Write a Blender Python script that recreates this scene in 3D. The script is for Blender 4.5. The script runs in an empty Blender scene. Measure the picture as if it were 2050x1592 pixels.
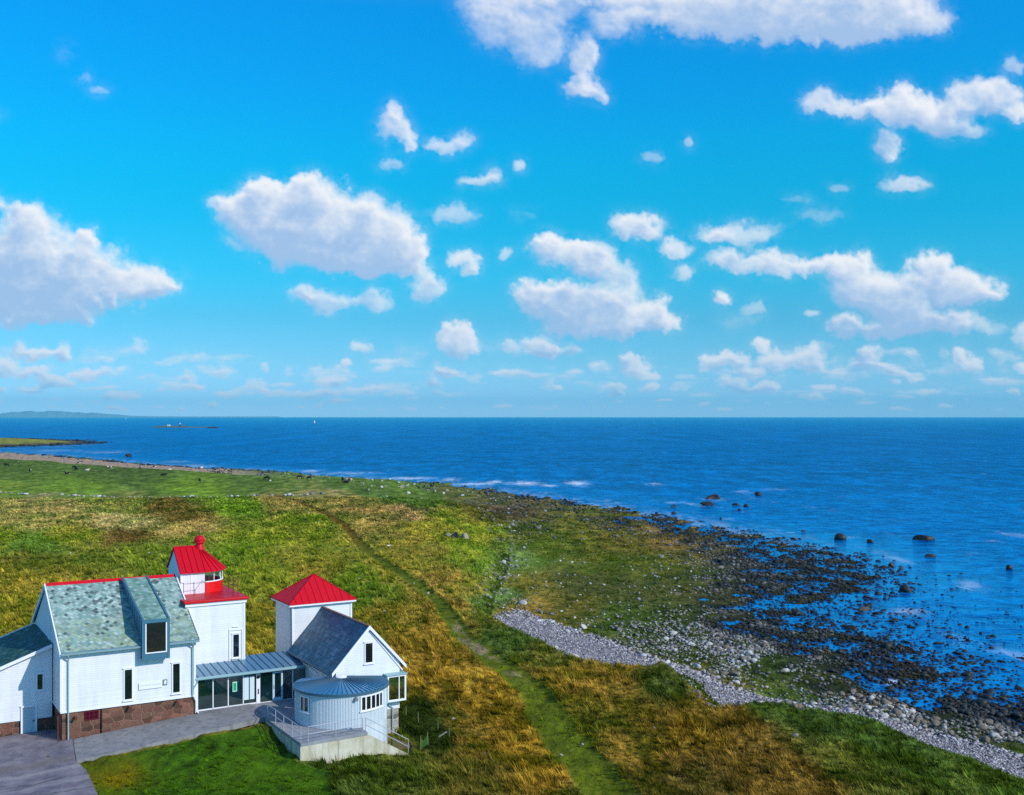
import bpy, bmesh, math, random
import numpy as np
from mathutils import Vector, Matrix
R=math.radians
random.seed(7); rng=np.random.default_rng(7)
scene=bpy.context.scene
COL=scene.collection
# ---------------------------------------------------------------- camera model
F=2215.; CU=1025.; HV=834.; CZ=27.
cam=bpy.data.cameras.new('camera'); camo=bpy.data.objects.new('camera',cam); COL.objects.link(camo)
camo.location=(0,0,CZ); camo.rotation_euler=(R(90),0,0)
cam.sensor_width=36; cam.lens=F/2050*36; cam.shift_y=(HV-796)/2050
cam.clip_start=1; cam.clip_end=200000
scene.camera=camo
def at(u,v,z=0.):            # a point of the place at height z, seen in that direction
    d=(CZ-z)*F/(v-HV); return ((u-CU)/F*d, d)
# ---------------------------------------------------------------- numpy noise
def _h(ix,iy,s):
    ix=ix.astype(np.int64);iy=iy.astype(np.int64)
    h=(ix*374761393+iy*668265263+s*974634777)&0xffffffff
    h=((h^(h>>13))*1274126177)&0xffffffff
    return ((h^(h>>16))&0xffff)/65535.
def gnoise(x,y,s=0):
    x=np.asarray(x,float);y=np.asarray(y,float)
    x0=np.floor(x);y0=np.floor(y);fx=x-x0;fy=y-y0
    u=fx*fx*fx*(fx*(fx*6-15)+10);v=fy*fy*fy*(fy*(fy*6-15)+10)
    def g(i,j):
        a=_h(x0+i,y0+j,s)*2*np.pi
        return np.cos(a)*(fx-i)+np.sin(a)*(fy-j)
    return ((g(0,0)*(1-u)+g(1,0)*u)*(1-v)+(g(0,1)*(1-u)+g(1,1)*u)*v)*1.5
def fbm(x,y,o=4,s=0,g=.5):
    r=0;a=1;t=0
    for i in range(o):
        r=r+a*gnoise(x*2**i+i*17.3,y*2**i-i*9.1,s+i*7);t+=a;a*=g
    return r/t
def billow(x,y,o=4,s=0,g=.5):
    r=0;a=1;t=0
    for i in range(o):
        r=r+a*np.abs(gnoise(x*2**i+i*17.3,y*2**i-i*9.1,s+i*7))*2;t+=a;a*=g
    return r/t
def sst(a,b,x):
    t=np.clip((x-a)/(b-a),0,1);return t*t*(3-2*t)
def lin(c):
    c=np.asarray(c,float)/255.;return np.where(c<=.04045,c/12.92,((c+.055)/1.055)**2.4)
def L3(r,g,b): return tuple(float(q) for q in lin((r,g,b)))
def mesh_np(name,verts,faces,k,smooth=True):
    me=bpy.data.meshes.new(name);n=len(verts);m=len(faces)
    me.vertices.add(n);me.vertices.foreach_set('co',np.ascontiguousarray(verts,dtype=np.float32).ravel())
    me.loops.add(m*k);me.loops.foreach_set('vertex_index',np.ascontiguousarray(faces,dtype=np.int32).ravel())
    me.polygons.add(m);me.polygons.foreach_set('loop_start',np.arange(0,m*k,k,dtype=np.int32))
    me.polygons.foreach_set('use_smooth',np.full(m,smooth))
    me.update(calc_edges=True);me.validate(clean_customdata=False);return me
def vcol(me,name,c):
    a=me.color_attributes.new(name,'FLOAT_COLOR','POINT')
    d=np.ones((len(me.vertices),4),np.float32);c=np.asarray(c)
    if c.ndim==1: d[:,:3]=c[:,None]
    else: d[:,:c.shape[1]]=c
    a.data.foreach_set('color',d.ravel())
def grid_faces(nr,nc):
    i=np.arange((nr-1)*(nc-1));r=i//(nc-1);c=i%(nc-1);a=r*nc+c
    return np.stack([a,a+1,a+nc+1,a+nc],1)
def tagp(o,label=None,cat=None,group=None,kind=None):
    if label:o['label']=label
    if cat:o['category']=cat
    if group:o['group']=group
    if kind:o['kind']=kind
    return o
def link(name,me,mat=None,parent=None,loc=None):
    o=bpy.data.objects.new(name,me);COL.objects.link(o)
    if mat is not None and len(me.materials)==0: me.materials.append(mat)
    if parent:o.parent=parent
    if loc is not None:o.location=loc
    return o
# ---------------------------------------------------------------- materials
class N:
    def __init__(s,name,world=None):
        if world: s.t=world.node_tree; s.t.nodes.clear()
        else:
            s.m=bpy.data.materials.new(name);s.m.use_nodes=True;s.t=s.m.node_tree;s.t.nodes.clear()
    def n(s,ty,ins=None,**kw):
        nd=s.t.nodes.new(ty)
        for k,v in kw.items(): setattr(nd,k,v)
        for k,v in (ins or {}).items():
            sk=nd.inputs[k]
            if isinstance(v,bpy.types.NodeSocket): s.t.links.new(v,sk)
            else: sk.default_value=v
        return nd
    def ma(s,op,a,b=0.,c=0.,clamp=False):
        return s.n('ShaderNodeMath',{0:a,1:b,2:c},operation=op,use_clamp=clamp).outputs[0]
    def ramp(s,f,pts,ip='LINEAR'):
        nd=s.n('ShaderNodeValToRGB',{0:f});cr=nd.color_ramp;cr.interpolation=ip
        while len(cr.elements)<len(pts): cr.elements.new(.5)
        for e,(p,c) in zip(cr.elements,pts):
            e.position=p;e.color=(c,c,c,1) if isinstance(c,(int,float)) else (*c,1)
        return nd.outputs[0]
    def mix(s,f,a,b,bt='MIX'):
        nd=s.n('ShaderNodeMix',data_type='RGBA',blend_type=bt)
        for i,v in ((0,f),(6,a),(7,b)):
            if isinstance(v,bpy.types.NodeSocket): s.t.links.new(v,nd.inputs[i])
            elif i==0: nd.inputs[0].default_value=v
            else: nd.inputs[i].default_value=(*v,1) if len(v)==3 else v
        return nd.outputs[2]
    def noise(s,sc,det=4,vec=None,rough=.5,dist=0.):
        i={'Scale':sc,'Detail':det,'Roughness':rough,'Distortion':dist}
        if vec is not None:i['Vector']=vec
        return s.n('ShaderNodeTexNoise',i).outputs[0]
    def obj(s,scale=(1,1,1),rot=(0,0,0),out='Object'):
        tc=s.n('ShaderNodeTexCoord')
        return s.n('ShaderNodeMapping',{'Vector':tc.outputs[out],'Scale':scale,'Rotation':rot}).outputs[0]
    def attr(s,name,o='Color'): return s.n('ShaderNodeAttribute',attribute_name=name).outputs[o]
    def bump(s,h,st=.5,d=.02,nrm=None):
        i={'Height':h,'Strength':st,'Distance':d}
        if nrm is not None:i['Normal']=nrm
        return s.n('ShaderNodeBump',i).outputs[0]
    def pbsdf(s,col,rough=.7,spec=.3,metal=0.,nrm=None,**kw):
        i={'Roughness':rough,'Metallic':metal,'Specular IOR Level':spec}
        if nrm is not None:i['Normal']=nrm
        i['Base Color']=col if isinstance(col,bpy.types.NodeSocket) else (*col,1)
        i.update(kw)
        return s.n('ShaderNodeBsdfPrincipled',i).outputs[0]
    def out(s,sh,vol=None):
        o=s.n('ShaderNodeOutputMaterial')
        if sh is not None:s.t.links.new(sh,o.inputs[0])
        if vol is not None:s.t.links.new(vol,o.inputs[1])
        return s.m
def m_plain(name,c,rough=.6,spec=.3,metal=0.,var=.12,sc=3.,bs=.15):
    m=N(name);v=m.obj();n=m.noise(sc,5,v,.65);f=m.noise(sc*9,3,v)
    k=m.ma('MULTIPLY_ADD',m.ma('ADD',n,f),var,1-var)
    col=m.mix(1.,c,m.n('ShaderNodeCombineColor',{0:k,1:k,2:k}).outputs[0],'MULTIPLY')
    return m.out(m.pbsdf(col,rough,spec,metal,m.bump(f,bs,.01)))
def m_board(name,c,pitch,axis='Z',depth=.012,var=.05,rough=.5):
    m=N(name);v=m.obj();sp=m.n('ShaderNodeSeparateXYZ',{0:v})
    if axis=='Z': co=sp.outputs[2]
    elif axis=='ANG': co=m.ma('MULTIPLY',m.ma('ARCTAN2',sp.outputs[1],sp.outputs[0]),3.35)
    else: co=sp.outputs[0]
    s_=m.ma('DIVIDE',co,pitch);fr=m.ma('FRACT',s_);fl=m.ma('FLOOR',s_)
    if axis=='Z': h=m.ma('SUBTRACT',1.,fr)
    else: h=m.ma('GREATER_THAN',fr,.14)
    wn=m.n('ShaderNodeTexWhiteNoise',{'W':fl},noise_dimensions='1D').outputs[0]
    gr=m.noise(1.,4,m.n('ShaderNodeMapping',{'Vector':v,'Scale':(.6,.6,9.) if axis=='Z' else (7,7,.5)}).outputs[0])
    k=m.ma('ADD',m.ma('MULTIPLY_ADD',wn,var,1-var),m.ma('MULTIPLY_ADD',gr,var*1.6,-var*.8))
    st=m.noise(1.,5,m.n('ShaderNodeMapping',{'Vector':v,'Scale':(1.6,1.6,.22)}).outputs[0],.65)
    k=m.ma('MULTIPLY',k,m.ramp(st,[(.42,1.),(.75,.86)]))
    line=m.ma('LESS_THAN',fr,.1)
    k=m.ma('MULTIPLY',k,m.ma('MULTIPLY_ADD',line,-.08 if axis=='Z' else -.22,1.))
    col=m.mix(1.,c,m.n('ShaderNodeCombineColor',{0:k,1:k,2:k}).outputs[0],'MULTIPLY')
    return m.out(m.pbsdf(col,rough,.3,0.,m.bump(h,.5,depth)))
def m_attr(name,rough=.8,spec=.2,sc=8.,var=.3,bd=.02,bs=.6):
    m=N(name);c=m.attr('Col');n=m.noise(sc,5,m.obj())
    k=m.ma('MULTIPLY_ADD',n,var*2,1-var)
    col=m.mix(1.,c,m.n('ShaderNodeCombineColor',{0:k,1:k,2:k}).outputs[0],'MULTIPLY')
    return m.out(m.pbsdf(col,rough,spec,0.,m.bump(n,bs,bd)))
def m_stonewall(name,c1,c2,mortar,scx,scz):
    m=N(name);v=m.obj()
    sp=m.n('ShaderNodeSeparateXYZ',{0:v});h=m.ma('ADD',sp.outputs[0],sp.outputs[1])
    q=m.n('ShaderNodeCombineXYZ',{0:h,1:sp.outputs[2]}).outputs[0]
    ds=m.n('ShaderNodeTexNoise',{'Vector':v,'Scale':1.3,'Detail':2.}).outputs[1]
    q=m.n('ShaderNodeVectorMath',{0:q,1:m.n('ShaderNodeVectorMath',{0:ds,1:(.25,.18,0)},operation='MULTIPLY').outputs[0]},operation='ADD').outputs[0]
    q=m.n('ShaderNodeMapping',{'Vector':q,'Scale':(1/scx,1/scz,1)}).outputs[0]
    vc=m.n('ShaderNodeTexVoronoi',{'Vector':q,'Scale':1.,'Randomness':.62},voronoi_dimensions='2D')
    vd=m.n('ShaderNodeTexVoronoi',{'Vector':q,'Scale':1.,'Randomness':.62},voronoi_dimensions='2D',feature='DISTANCE_TO_EDGE').outputs[0]
    r_=m.n('ShaderNodeSeparateColor',{0:vc.outputs[1]}).outputs[0];mo=m.ramp(vd,[(.025,1.),(.06,0.)])
    c=m.ramp(r_,[(0,c1),(.35,c2),(.6,tuple(.7*k for k in c1)),(1,tuple(.45*k for k in c2))])
    n=m.noise(7,6,v);k=m.ma('MULTIPLY_ADD',n,1.2,.4)
    c=m.mix(1.,c,m.n('ShaderNodeCombineColor',{0:k,1:k,2:k}).outputs[0],'MULTIPLY')
    c=m.mix(m.ma('MULTIPLY',mo,.8),c,mortar)
    hh=m.ma('ADD',m.ma('MULTIPLY',n,.8),m.ma('SUBTRACT',1.,mo))
    return m.out(m.pbsdf(c,.85,.2,0.,m.bump(hh,.9,.05)))
WHITE=m_board('white_clapboard',(.79,.79,.81),.16)
WTRIM=m_plain('white_trim_paint',(.80,.80,.83),.45,.3,0,.03)
RIBW=m_board('ribbed_pale_cladding',(.62,.68,.72),.15,'ANG',.03,.04)
VERTB=m_board('white_vertical_boards',(.82,.82,.85),.14,'X',.015)
RED=m_plain('red_painted_metal',(.56,.0,.010),.45,.3,0,.2,.9)
REDC=m_plain('red_painted_drum',(.68,.004,.004),.35,.5,0,.05)
ZINC=m_plain('zinc_sheet',(.13,.26,.37),.42,.5,.35,.15,1.2)
ZINCD=m_plain('zinc_dormer',(.10,.25,.34),.45,.5,.2,.15,1.)
ZINCT=m_plain('teal_grey_metal',(.30,.46,.48),.5,.4,.1,.08)
SEAM=m_plain('zinc_seam',(.06,.12,.17),.5,.4,.2,.1)
GRANITE=m_stonewall('granite_blocks',L3(136,92,78),L3(112,82,66),L3(150,122,100),.72,.38)
PALEST=m_stonewall('pale_stone_blocks',L3(190,178,165),L3(165,150,138),L3(205,195,180),1.5,.5)
CONC=None
DARK=m_plain('dark_opening',(.006,.006,.008),.6,.2,0,.05)
IRON=m_plain('rusty_railing',(.16,.035,.02),.6,.4,0,.2)
STEEL=m_plain('galvanised_rail',(.5,.52,.55),.4,.5,.3,.05)
WOOD=m_plain('weathered_wood',(.14,.13,.05),.8,.2,0,.2,8)
def m_glass(name,c,mixf,rough=.03):
    m=N(name);gl=m.n('ShaderNodeBsdfGlossy',{'Color':(.8,.95,.95,1),'Roughness':rough}).outputs[0]
    n=m.noise(.6,2,m.obj());
    d=m.pbsdf(c,.15,.5);fr=m.n('ShaderNodeFresnel',{'IOR':1.5}).outputs[0]
    f=m.ma('ADD',m.ma('MULTIPLY',n,mixf),fr,clamp=True)
    return m.out(m.n('ShaderNodeMixShader',{0:f,1:d,2:gl}).outputs[0])
GLASS=m_glass('window_glass',(.004,.008,.012),.16)
GLASSG=m_glass('tinted_green_glass',(.002,.016,.014),.22)
def m_clear():
    m=N('clear_glass');gl=m.n('ShaderNodeBsdfGlossy',{'Roughness':.02}).outputs[0]
    tr=m.n('ShaderNodeBsdfTransparent',{'Color':(.8,.95,.9,1)}).outputs[0]
    return m.out(m.n('ShaderNodeMixShader',{0:.12,1:tr,2:gl}).outputs[0])
CLEAR=m_clear()
GREENP=m_plain('green_poster',(.01,.35,.16),.6,.2,0,.05)
TXT=m_plain('grey_lettering',(.58,.62,.66),.6,.2,0,.02)
def m_conc(name,c1,c2,c3):
    m=N(name);v=m.obj();n=m.noise(.7,6,v,.65);s_=m.noise(1.,5,m.n('ShaderNodeMapping',{'Vector':v,'Scale':(2.2,2.2,.25)}).outputs[0])
    f=m.noise(14,4,v)
    c=m.mix(m.ramp(n,[(.38,0.),(.62,1.)]),c1,c2);c=m.mix(m.ramp(s_,[(.5,0.),(.7,.85)]),c,c3)
    c=m.mix(.25,c,m.n('ShaderNodeCombineColor',{0:f,1:f,2:f}).outputs[0],'OVERLAY')
    return m.out(m.pbsdf(c,.9,.15,0.,m.bump(m.ma('ADD',n,f),.5,.02)))
CONC=m_conc('old_concrete',(.62,.58,.47),(.48,.44,.31),(.24,.20,.12))
PAVE=m_conc('grey_paving',(.20,.20,.20),(.27,.26,.26),(.14,.145,.15))
def m_asph():
    m=N('worn_asphalt');v=m.obj();n=m.noise(.8,6,v,.7);f=m.noise(9,5,v,.7);q=m.n('ShaderNodeSeparateXYZ',{0:v}).outputs
    c=m.mix(m.ramp(n,[(.38,0.),(.62,1.)]),(.13,.115,.14),(.24,.21,.23))
    yy_=m.ma('ADD',q[1],m.ma('MULTIPLY',m.noise(.9,4,v,.6),1.2))
    for y0,w_,cc,k_ in((-5.5,.5,(.34,.31,.30),.8),(-8.2,.3,(.30,.27,.27),.7),(-3.6,1.1,(.17,.13,.09),.55)):
        d=m.ma('ABSOLUTE',m.ma('SUBTRACT',yy_,y0));c=m.mix(m.ma('MULTIPLY',m.ramp(m.ma('DIVIDE',d,w_),[(.3,1.),(1.,0.)]),m.ma('MULTIPLY',f,k_*1.4),clamp=True),c,cc)
    for y0 in(-7.4,-9.9):
        d=m.ma('ABSOLUTE',m.ma('SUBTRACT',yy_,y0));c=m.mix(m.ramp(d,[(.03,.9),(.09,0.)]),c,(.05,.06,.03))
    c=m.mix(m.ramp(f,[(.58,0.),(.68,.7)]),c,(.36,.34,.36))
    return m.out(m.pbsdf(c,.9,.15,0.,m.bump(m.ma('ADD',n,f),.6,.02)))
ASPH=m_asph()
SLATE=m_attr('slate_tiles',.65,.35,9.,.22,.01,.5)
SLATED=None
# ---------------------------------------------------------------- local building frame
XA=np.array([0.860,0.5103,0]);XA/=np.linalg.norm(XA);YA=np.array([-XA[1],XA[0],0])
OA=np.array([(128-CU)/F*(23*F/653.5),23*F/653.5,4.])
TH=math.atan2(XA[1],XA[0])
def W3(a,b,c): p=OA+a*XA+b*YA;return (p[0],p[1],OA[2]+c)
def toAB(x,y):
    dx=x-OA[0];dy=y-OA[1];return dx*XA[0]+dy*XA[1],dx*YA[0]+dy*YA[1]
class T:
    def __init__(s,name,org,label,cat,group=None):
        s.o=bpy.data.objects.new(name,None);COL.objects.link(s.o);s.o.empty_display_size=.5
        s.o.location=W3(*org);s.o.rotation_euler=(0,0,TH);s.org=np.array(org,float);tagp(s.o,label,cat,group)
    def part(s,name,mb,mat,parent=None,label=None,bevel=0):
        me=mb.mesh(name,s.org);o=link(name,me,mat,parent or s.o)
        if label:o['label']=label
        if bevel:
            bv=o.modifiers.new('bevel','BEVEL');bv.width=bevel;bv.segments=2;bv.limit_method='ANGLE'
        return o
class MB:
    def __init__(s): s.v=[];s.f=[];s.c=[]
    def add(s,vs,fs,col=None):
        k=len(s.v);s.v+=[tuple(map(float,q)) for q in vs];s.f+=[tuple(k+i for i in f) for f in fs]
        if col is not None:s.c+=[col]*len(vs)
        return s
    def box(s,a0,a1,b0,b1,c0,c1,col=None):
        vs=[(a,b,c) for c in(c0,c1) for b in(b0,b1) for a in(a0,a1)]
        return s.add(vs,[(0,2,3,1),(4,5,7,6),(0,1,5,4),(1,3,7,5),(3,2,6,7),(2,0,4,6)],col)
    def prism(s,poly,d):       # poly list of 3d pts, extruded by vector d
        n=len(poly);P=[np.array(p,float) for p in poly];Q=[p+np.array(d,float) for p in P]
        return s.add(P+Q,[tuple(range(n-1,-1,-1)),tuple(range(n,2*n))]+[(i,(i+1)%n,n+(i+1)%n,n+i) for i in range(n)])
    def bar(s,p,q,r,n=6,r2=None):
        p=Vector(p);q=Vector(q);d=(q-p).normalized();u=d.orthogonal().normalized();w=d.cross(u);r2=r if r2 is None else r2
        vs=[p+(u*math.cos(t)+w*math.sin(t))*r for t in [2*math.pi*i/n for i in range(n)]]+[q+(u*math.cos(t)+w*math.sin(t))*r2 for t in [2*math.pi*i/n for i in range(n)]]
        return s.add(vs,[(i,(i+1)%n,n+(i+1)%n,n+i) for i in range(n)]+[tuple(range(n-1,-1,-1)),tuple(range(n,2*n))])
    def path(s,pts,r,n=6):
        for p,q in zip(pts,pts[1:]): s.bar(p,q,r,n)
        return s
    def beam(s,p,q,w,h):       # rectangular bar, w across (horizontal), h along the third direction
        p=Vector(p);q=Vector(q);d=(q-p).normalized();u=d.cross(Vector((0,0,1)))
        u=u.normalized() if u.length>1e-4 else Vector((1,0,0));k=u.cross(d).normalized()
        vs=[o+u*(i*w/2)+k*(j*h/2) for o in(p,q) for j in(-1,1) for i in(-1,1)]
        return s.add(vs,[(0,1,3,2),(4,6,7,5),(0,4,5,1),(1,5,7,3),(3,7,6,2),(2,6,4,0)])
    def lathe(s,prof,cx,cy,n=24,a0=0,a1=2*math.pi,cap=True):
        full=abs(a1-a0-2*math.pi)<1e-6;m=n if full else n+1
        vs=[(cx+r*math.cos(a0+(a1-a0)*i/n),cy+r*math.sin(a0+(a1-a0)*i/n),z) for r,z in prof for i in range(m)]
        fs=[]
        for j in range(len(prof)-1):
            for i in range(n):
                k=(i+1)%m;fs.append((j*m+i,j*m+k,(j+1)*m+k,(j+1)*m+i))
        return s.add(vs,fs)
    def mesh(s,name,org=(0,0,0)):
        me=bpy.data.meshes.new(name);o=np.array(org)
        me.from_pydata([tuple(np.array(q)-o) for q in s.v],[],s.f)
        bm=bmesh.new();bm.from_mesh(me);bmesh.ops.recalc_face_normals(bm,faces=bm.faces);bm.to_mesh(me);bm.free()
        if s.c:vcol(me,'Col',np.array(s.c))
        return me
def shade_smooth(o,ang=35):
    for p in o.data.polygons:p.use_smooth=True
    o.data.set_sharp_from_angle(angle=R(ang))
SKYT=[(0.0054,(.75,1.22,2.3)),(0.0217,(.62,1.08,2.0)),(0.06,(.46,.93,1.6)),(0.1028,(.35,.84,1.3)),(0.1745,(.203,.798,1.122)),(0.2455,(.09,.92,1.189)),(0.3416,(.02,.99,1.24)),(0.4016,(.005,1.05,1.29)),(0.4687,(.002,1.1,1.43)),(0.5504,(.004,1.071,1.575)),(0.69,(.004,1.077,1.729)),(.8,(.35,1.15,1.75)),(1.,(.85,1.35,1.8))]  # upper stops raised above the view as added fill for shaded sides
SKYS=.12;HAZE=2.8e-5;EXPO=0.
# ================================================================ BUILDINGS (local frame a: along fronts, b: inland, c: up)
def window(t,a0,a1,c0,c1,b,mull=0,fw=.09,pane=None,name='window',sill=True,parent=None):
    m=MB();p=.06
    m.box(a0,a0+fw,b-p,b,c0,c1).box(a1-fw,a1,b-p,b,c0,c1).box(a0+fw,a1-fw,b-p,b,c1-fw,c1).box(a0+fw,a1-fw,b-p,b,c0,c0+fw)
    m.box(a0-.06,a1+.06,b-p-.03,b,c1,c1+.05)
    if sill:m.box(a0-.06,a1+.06,b-p-.06,b,c0-.05,c0)
    for i in range(mull):
        x=a0+fw+(a1-a0-2*fw)*(i+1)/(mull+1);m.box(x-.035,x+.035,b-p,b,c0+fw,c1-fw)
    w=t.part(name,m,WTRIM,parent)
    t.part('pane',MB().box(a0+fw,a1-fw,b-.018,b-.002,c0+fw,c1-fw),pane or GLASS,w)
    return w
def slates(t,mb_pts,u0,u1,w0,w1,fn,nrm,size,palette,darkfn,parent=None,name='slate_tiles',hole=None):
    """overlapping diamond slates; fn(u,w)->3d point on the roof plane, w runs down the slope"""
    m=MB();n=Vector(nrm).normalized();h=size/2
    P0=Vector(fn(0,0));eu=(Vector(fn(1,0))-P0).normalized();ew=(Vector(fn(0,1))-P0).normalized()
    rows=int((w1-w0)/h)+2
    for r in range(rows):
        w=w0+r*h
        x=u0+(h if r%2 else 0)
        while x<u1+h*.5:
            if hole and hole(x,w): x+=size;continue
            jj=[random.uniform(-.012,.012) for _ in range(2)];s_=h*1.04
            pts=[(0,-s_*1.05,.004),(s_,0,.012),(s_*.25,s_*.98,.028),(-s_*.25,s_*.98,.028),(-s_,0,.012)]
            vs=[]
            for dz in(0,-.012):
                for (du,dw,lift) in pts:
                    uu=min(max(x+du+jj[0],u0),u1);ww=min(max(w+dw+jj[1],w0),w1)
                    q=Vector(fn(uu,ww))+n*(lift+dz+.02);vs.append(tuple(q))
            base=darkfn(x,w);k=random.uniform(.8,1.2);c=[min(1,ch*k) for ch in base]
            m.add(vs,[(4,3,2,1,0),(5,6,7,8,9)]+[(i,(i+1)%5,5+(i+1)%5,5+i) for i in range(5)],c)
            x+=size
    return t.part(name,m,SLATE,parent)
# ---- main house
RZ,EZ=10.22,6.38
H=T('main_house',(0,0,0),'long white clapboard house with diamond slate roof, red ridge and a boxed dormer window','house')
mb=MB();mb.prism([(-.2,.04,2.14),(-.2,.04,EZ-.05),(-.2,7,RZ-.12),(-.2,13.1,EZ-.05),(-.2,13.1,2.14)],(9.4,0,0))
H.part('wall',mb,WHITE)
mb=MB().box(-.1,9.15,.12,13.0,-.8,2.14);H.part('stone_base',mb,GRANITE)
H.part('base_board',MB().box(-.24,9.24,.0,.06,2.08,2.2).box(-.24,-.18,.0,13.14,2.08,2.2),WTRIM)
# roof slabs
sl=(RZ-EZ)/7.3;L_=math.hypot(7.3,RZ-EZ)
mb=MB();mb.prism([(-.3,-.3,EZ-.02),(-.3,7.0,RZ),(-.3,14.,EZ),(-.3,14.,EZ-.12),(-.3,7.0,RZ-.14),(-.3,-.3,EZ-.14)],(9.78,0,0))
roof=H.part('roof',mb,ZINC)
fn=lambda u,w:(u,7.0-7.3*w/L_,RZ-(RZ-EZ+.02)*w/L_)
cA=[np.array(c) for c in (L3(150,172,162),L3(128,158,148),L3(165,182,175),L3(122,148,140),L3(146,166,142))]
def dk(u,w):
    n=float(fbm(np.array(u*.6),np.array(w*.6),3,5));pr=.11 if w<4 and 1<u<8 else .03
    c=cA[int(random.random()*4)]
    if w>4.5 and random.random()<.4:c=cA[4]
    if random.random()<pr*(1.5+3*n):c=c*.36
    return c*(1+.25*n)
slates(H,None,-.22,9.4,.1,L_,fn,(0,-(RZ-EZ),7.3),.36,None,dk,roof,hole=lambda u,w:4.0<u<5.8 and False)
H.part('ridge_cap',MB().prism([(-.2,6.8,RZ-.06),(-.2,7,RZ+.16),(-.2,7.2,RZ-.06)],(9.6,0,0)),RED,roof)
for a in(-.36,9.42):
    m=MB();m.prism([(a,-.36,EZ-.22),(a,-.36,EZ+.06),(a,7,RZ+.12),(a,7,RZ-.2)],(.1,0,0)).prism([(a,7.,RZ-.2),(a,7.,RZ+.12),(a,14.1,EZ+.0),(a,14.1,EZ-.26)],(.1,0,0))
    H.part('bargeboard',m,WTRIM,roof)
m=MB();m.prism([(-.3,-.46,EZ-.05),(-.3,-.3,EZ-.05),(-.3,-.3,EZ-.2),(-.3,-.42,EZ-.17)],(9.7,0,0));H.part('gutter',m,ZINCT,roof)
for a,c0 in((.28,.0),(8.98,2.1)):
    m=MB().path([(a-.1,-.4,EZ-.15),(a-.02,-.3,EZ-.32),(a,-.06,EZ-.6),(a,-.06,c0)],.05,8);H.part('downpipe',m,ZINCT)
H.part('downpipe',MB().path([(9.1,-.05,2.1),(9.25,-.05,1.7),(9.25,-.05,1.0),(9.4,-.2,.86)],.05,8),WTRIM)
m=MB().path([(-.35,.35,2.1),(-.35,.35,.3),(-.2,-.05,.1)],.045,8);H.part('corner_pipe',m,IRON)
m=MB().path([(2.52,.06,2.05),(2.52,.06,.15)],.045,8);H.part('drain_pipe',m,DARK)
# corner boards
H.part('corner_board',MB().box(-.26,-.1,-.01,.2,2.2,EZ-.1),WTRIM);H.part('corner_board',MB().box(9.1,9.25,-.01,.05,2.2,EZ-.1),WTRIM)
window(H,4.03,4.72,2.42,4.74,.04);window(H,7.47,8.14,2.48,4.78,.04)
w=H.part('basement_window',MB().box(1.38,2.35,.06,.12,1.36,2.0),m_plain('dark_red_window_frame',(.10,.004,.012),.5),label='small dark red basement window set in the stone base')
g=MB()
for i in range(3):g.box(1.45+i*.3,1.69+i*.3,.05,.062,1.44,1.68).box(1.45+i*.3,1.69+i*.3,.05,.062,1.72,1.93)
H.part('pane',g,m_plain('dark_red_pane',(.05,.002,.01),.2),w)
for a,c in((.75,1.75),(4.45,2.0),(7.85,1.95)):
    H.part('floodlight',MB().bar((a,-.02,c),(a,-.3,c-.1),.09,10).bar((a,.1,c+.02),(a,-.05,c),.03,6),IRON)
# tall narrow shutter on the left gable
H.part('gable_shutter',MB().box(-.25,-.2,5.0,5.9,6.3,8.1),WTRIM)
# dormer: shed roof from the ridge to a boxed front that hangs past the eave
D0,D1=5.25,7.15;FB=-.55
m=MB();m.prism([(D0,FB,5.35),(D0,FB,8.15),(D0,6.6,RZ+.14),(D0,6.6,RZ-.2),(D0,-.0,EZ-.2),(D0,-.0,5.35)],(D1-D0,0,0))
dor=H.part('dormer',m,ZINCD,label='zinc clad dormer box with a slate top')
fn2=lambda u,w:(u,6.6-(6.6-FB)*w/L2,RZ+.14-(RZ+.14-8.15)*w/L2)
L2=math.hypot(6.6-FB,RZ+.14-8.15)
cB=[np.array(c) for c in (L3(120,155,140),L3(105,140,125),L3(140,165,155))]
slates(H,None,D0+.1,D1-.1,.05,L2-.08,fn2,(0,-(RZ-8.0),7.1),.44,None,lambda u,w:cB[int(random.random()*3)],dor)
e=MB()
for a in(D0-.04,D1-.1):e.beam(Vector((a+.07,FB-.03,8.2)),Vector((a+.07,6.62,RZ+.2)),.14,.12)
e.box(D0-.04,D1+.04,FB-.08,FB,8.0,8.24);e.box(D0-.04,D0+.16,FB-.08,FB,5.3,8.0).box(D1-.16,D1+.04,FB-.08,FB,5.3,8.0).box(D0+.16,D1-.16,FB-.06,FB,5.3,5.72)
for k in range(7):
    for (a,s_) in((D0,-1),(D1,1)):
        b=FB+.3+k*.75
        zt=8.15+(RZ+.14-8.15)*(b-FB)/(6.6-FB);zb=max(5.4,EZ-.1+(b+.3)*sl if b>0 else 5.4)
        if zt-zb>.15:e.box(min(a,a+s_*.03),max(a,a+s_*.03),b-.02,b+.02,zb,zt-.05)
H.part('metal_edging',e,m_plain('dark_zinc_edging',(.055,.17,.25),.4,.5,.2),dor)
m=MB();a0,a1,c0,c1=D0+.26,D1-.26,5.86,7.9;b=FB-.02
m.box(a0-.08,a0,b-.09,b,c0-.08,c1+.05).box(a1,a1+.08,b-.09,b,c0-.08,c1+.05).box(a0,a1,b-.09,b,c0-.08,c0)
fr=H.part('window_frame',m,WTRIM,dor)
H.part('dormer_pane',MB().box(a0,a1,b-.03,b-.004,c0,c1+.05),GLASS,dor)
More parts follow.
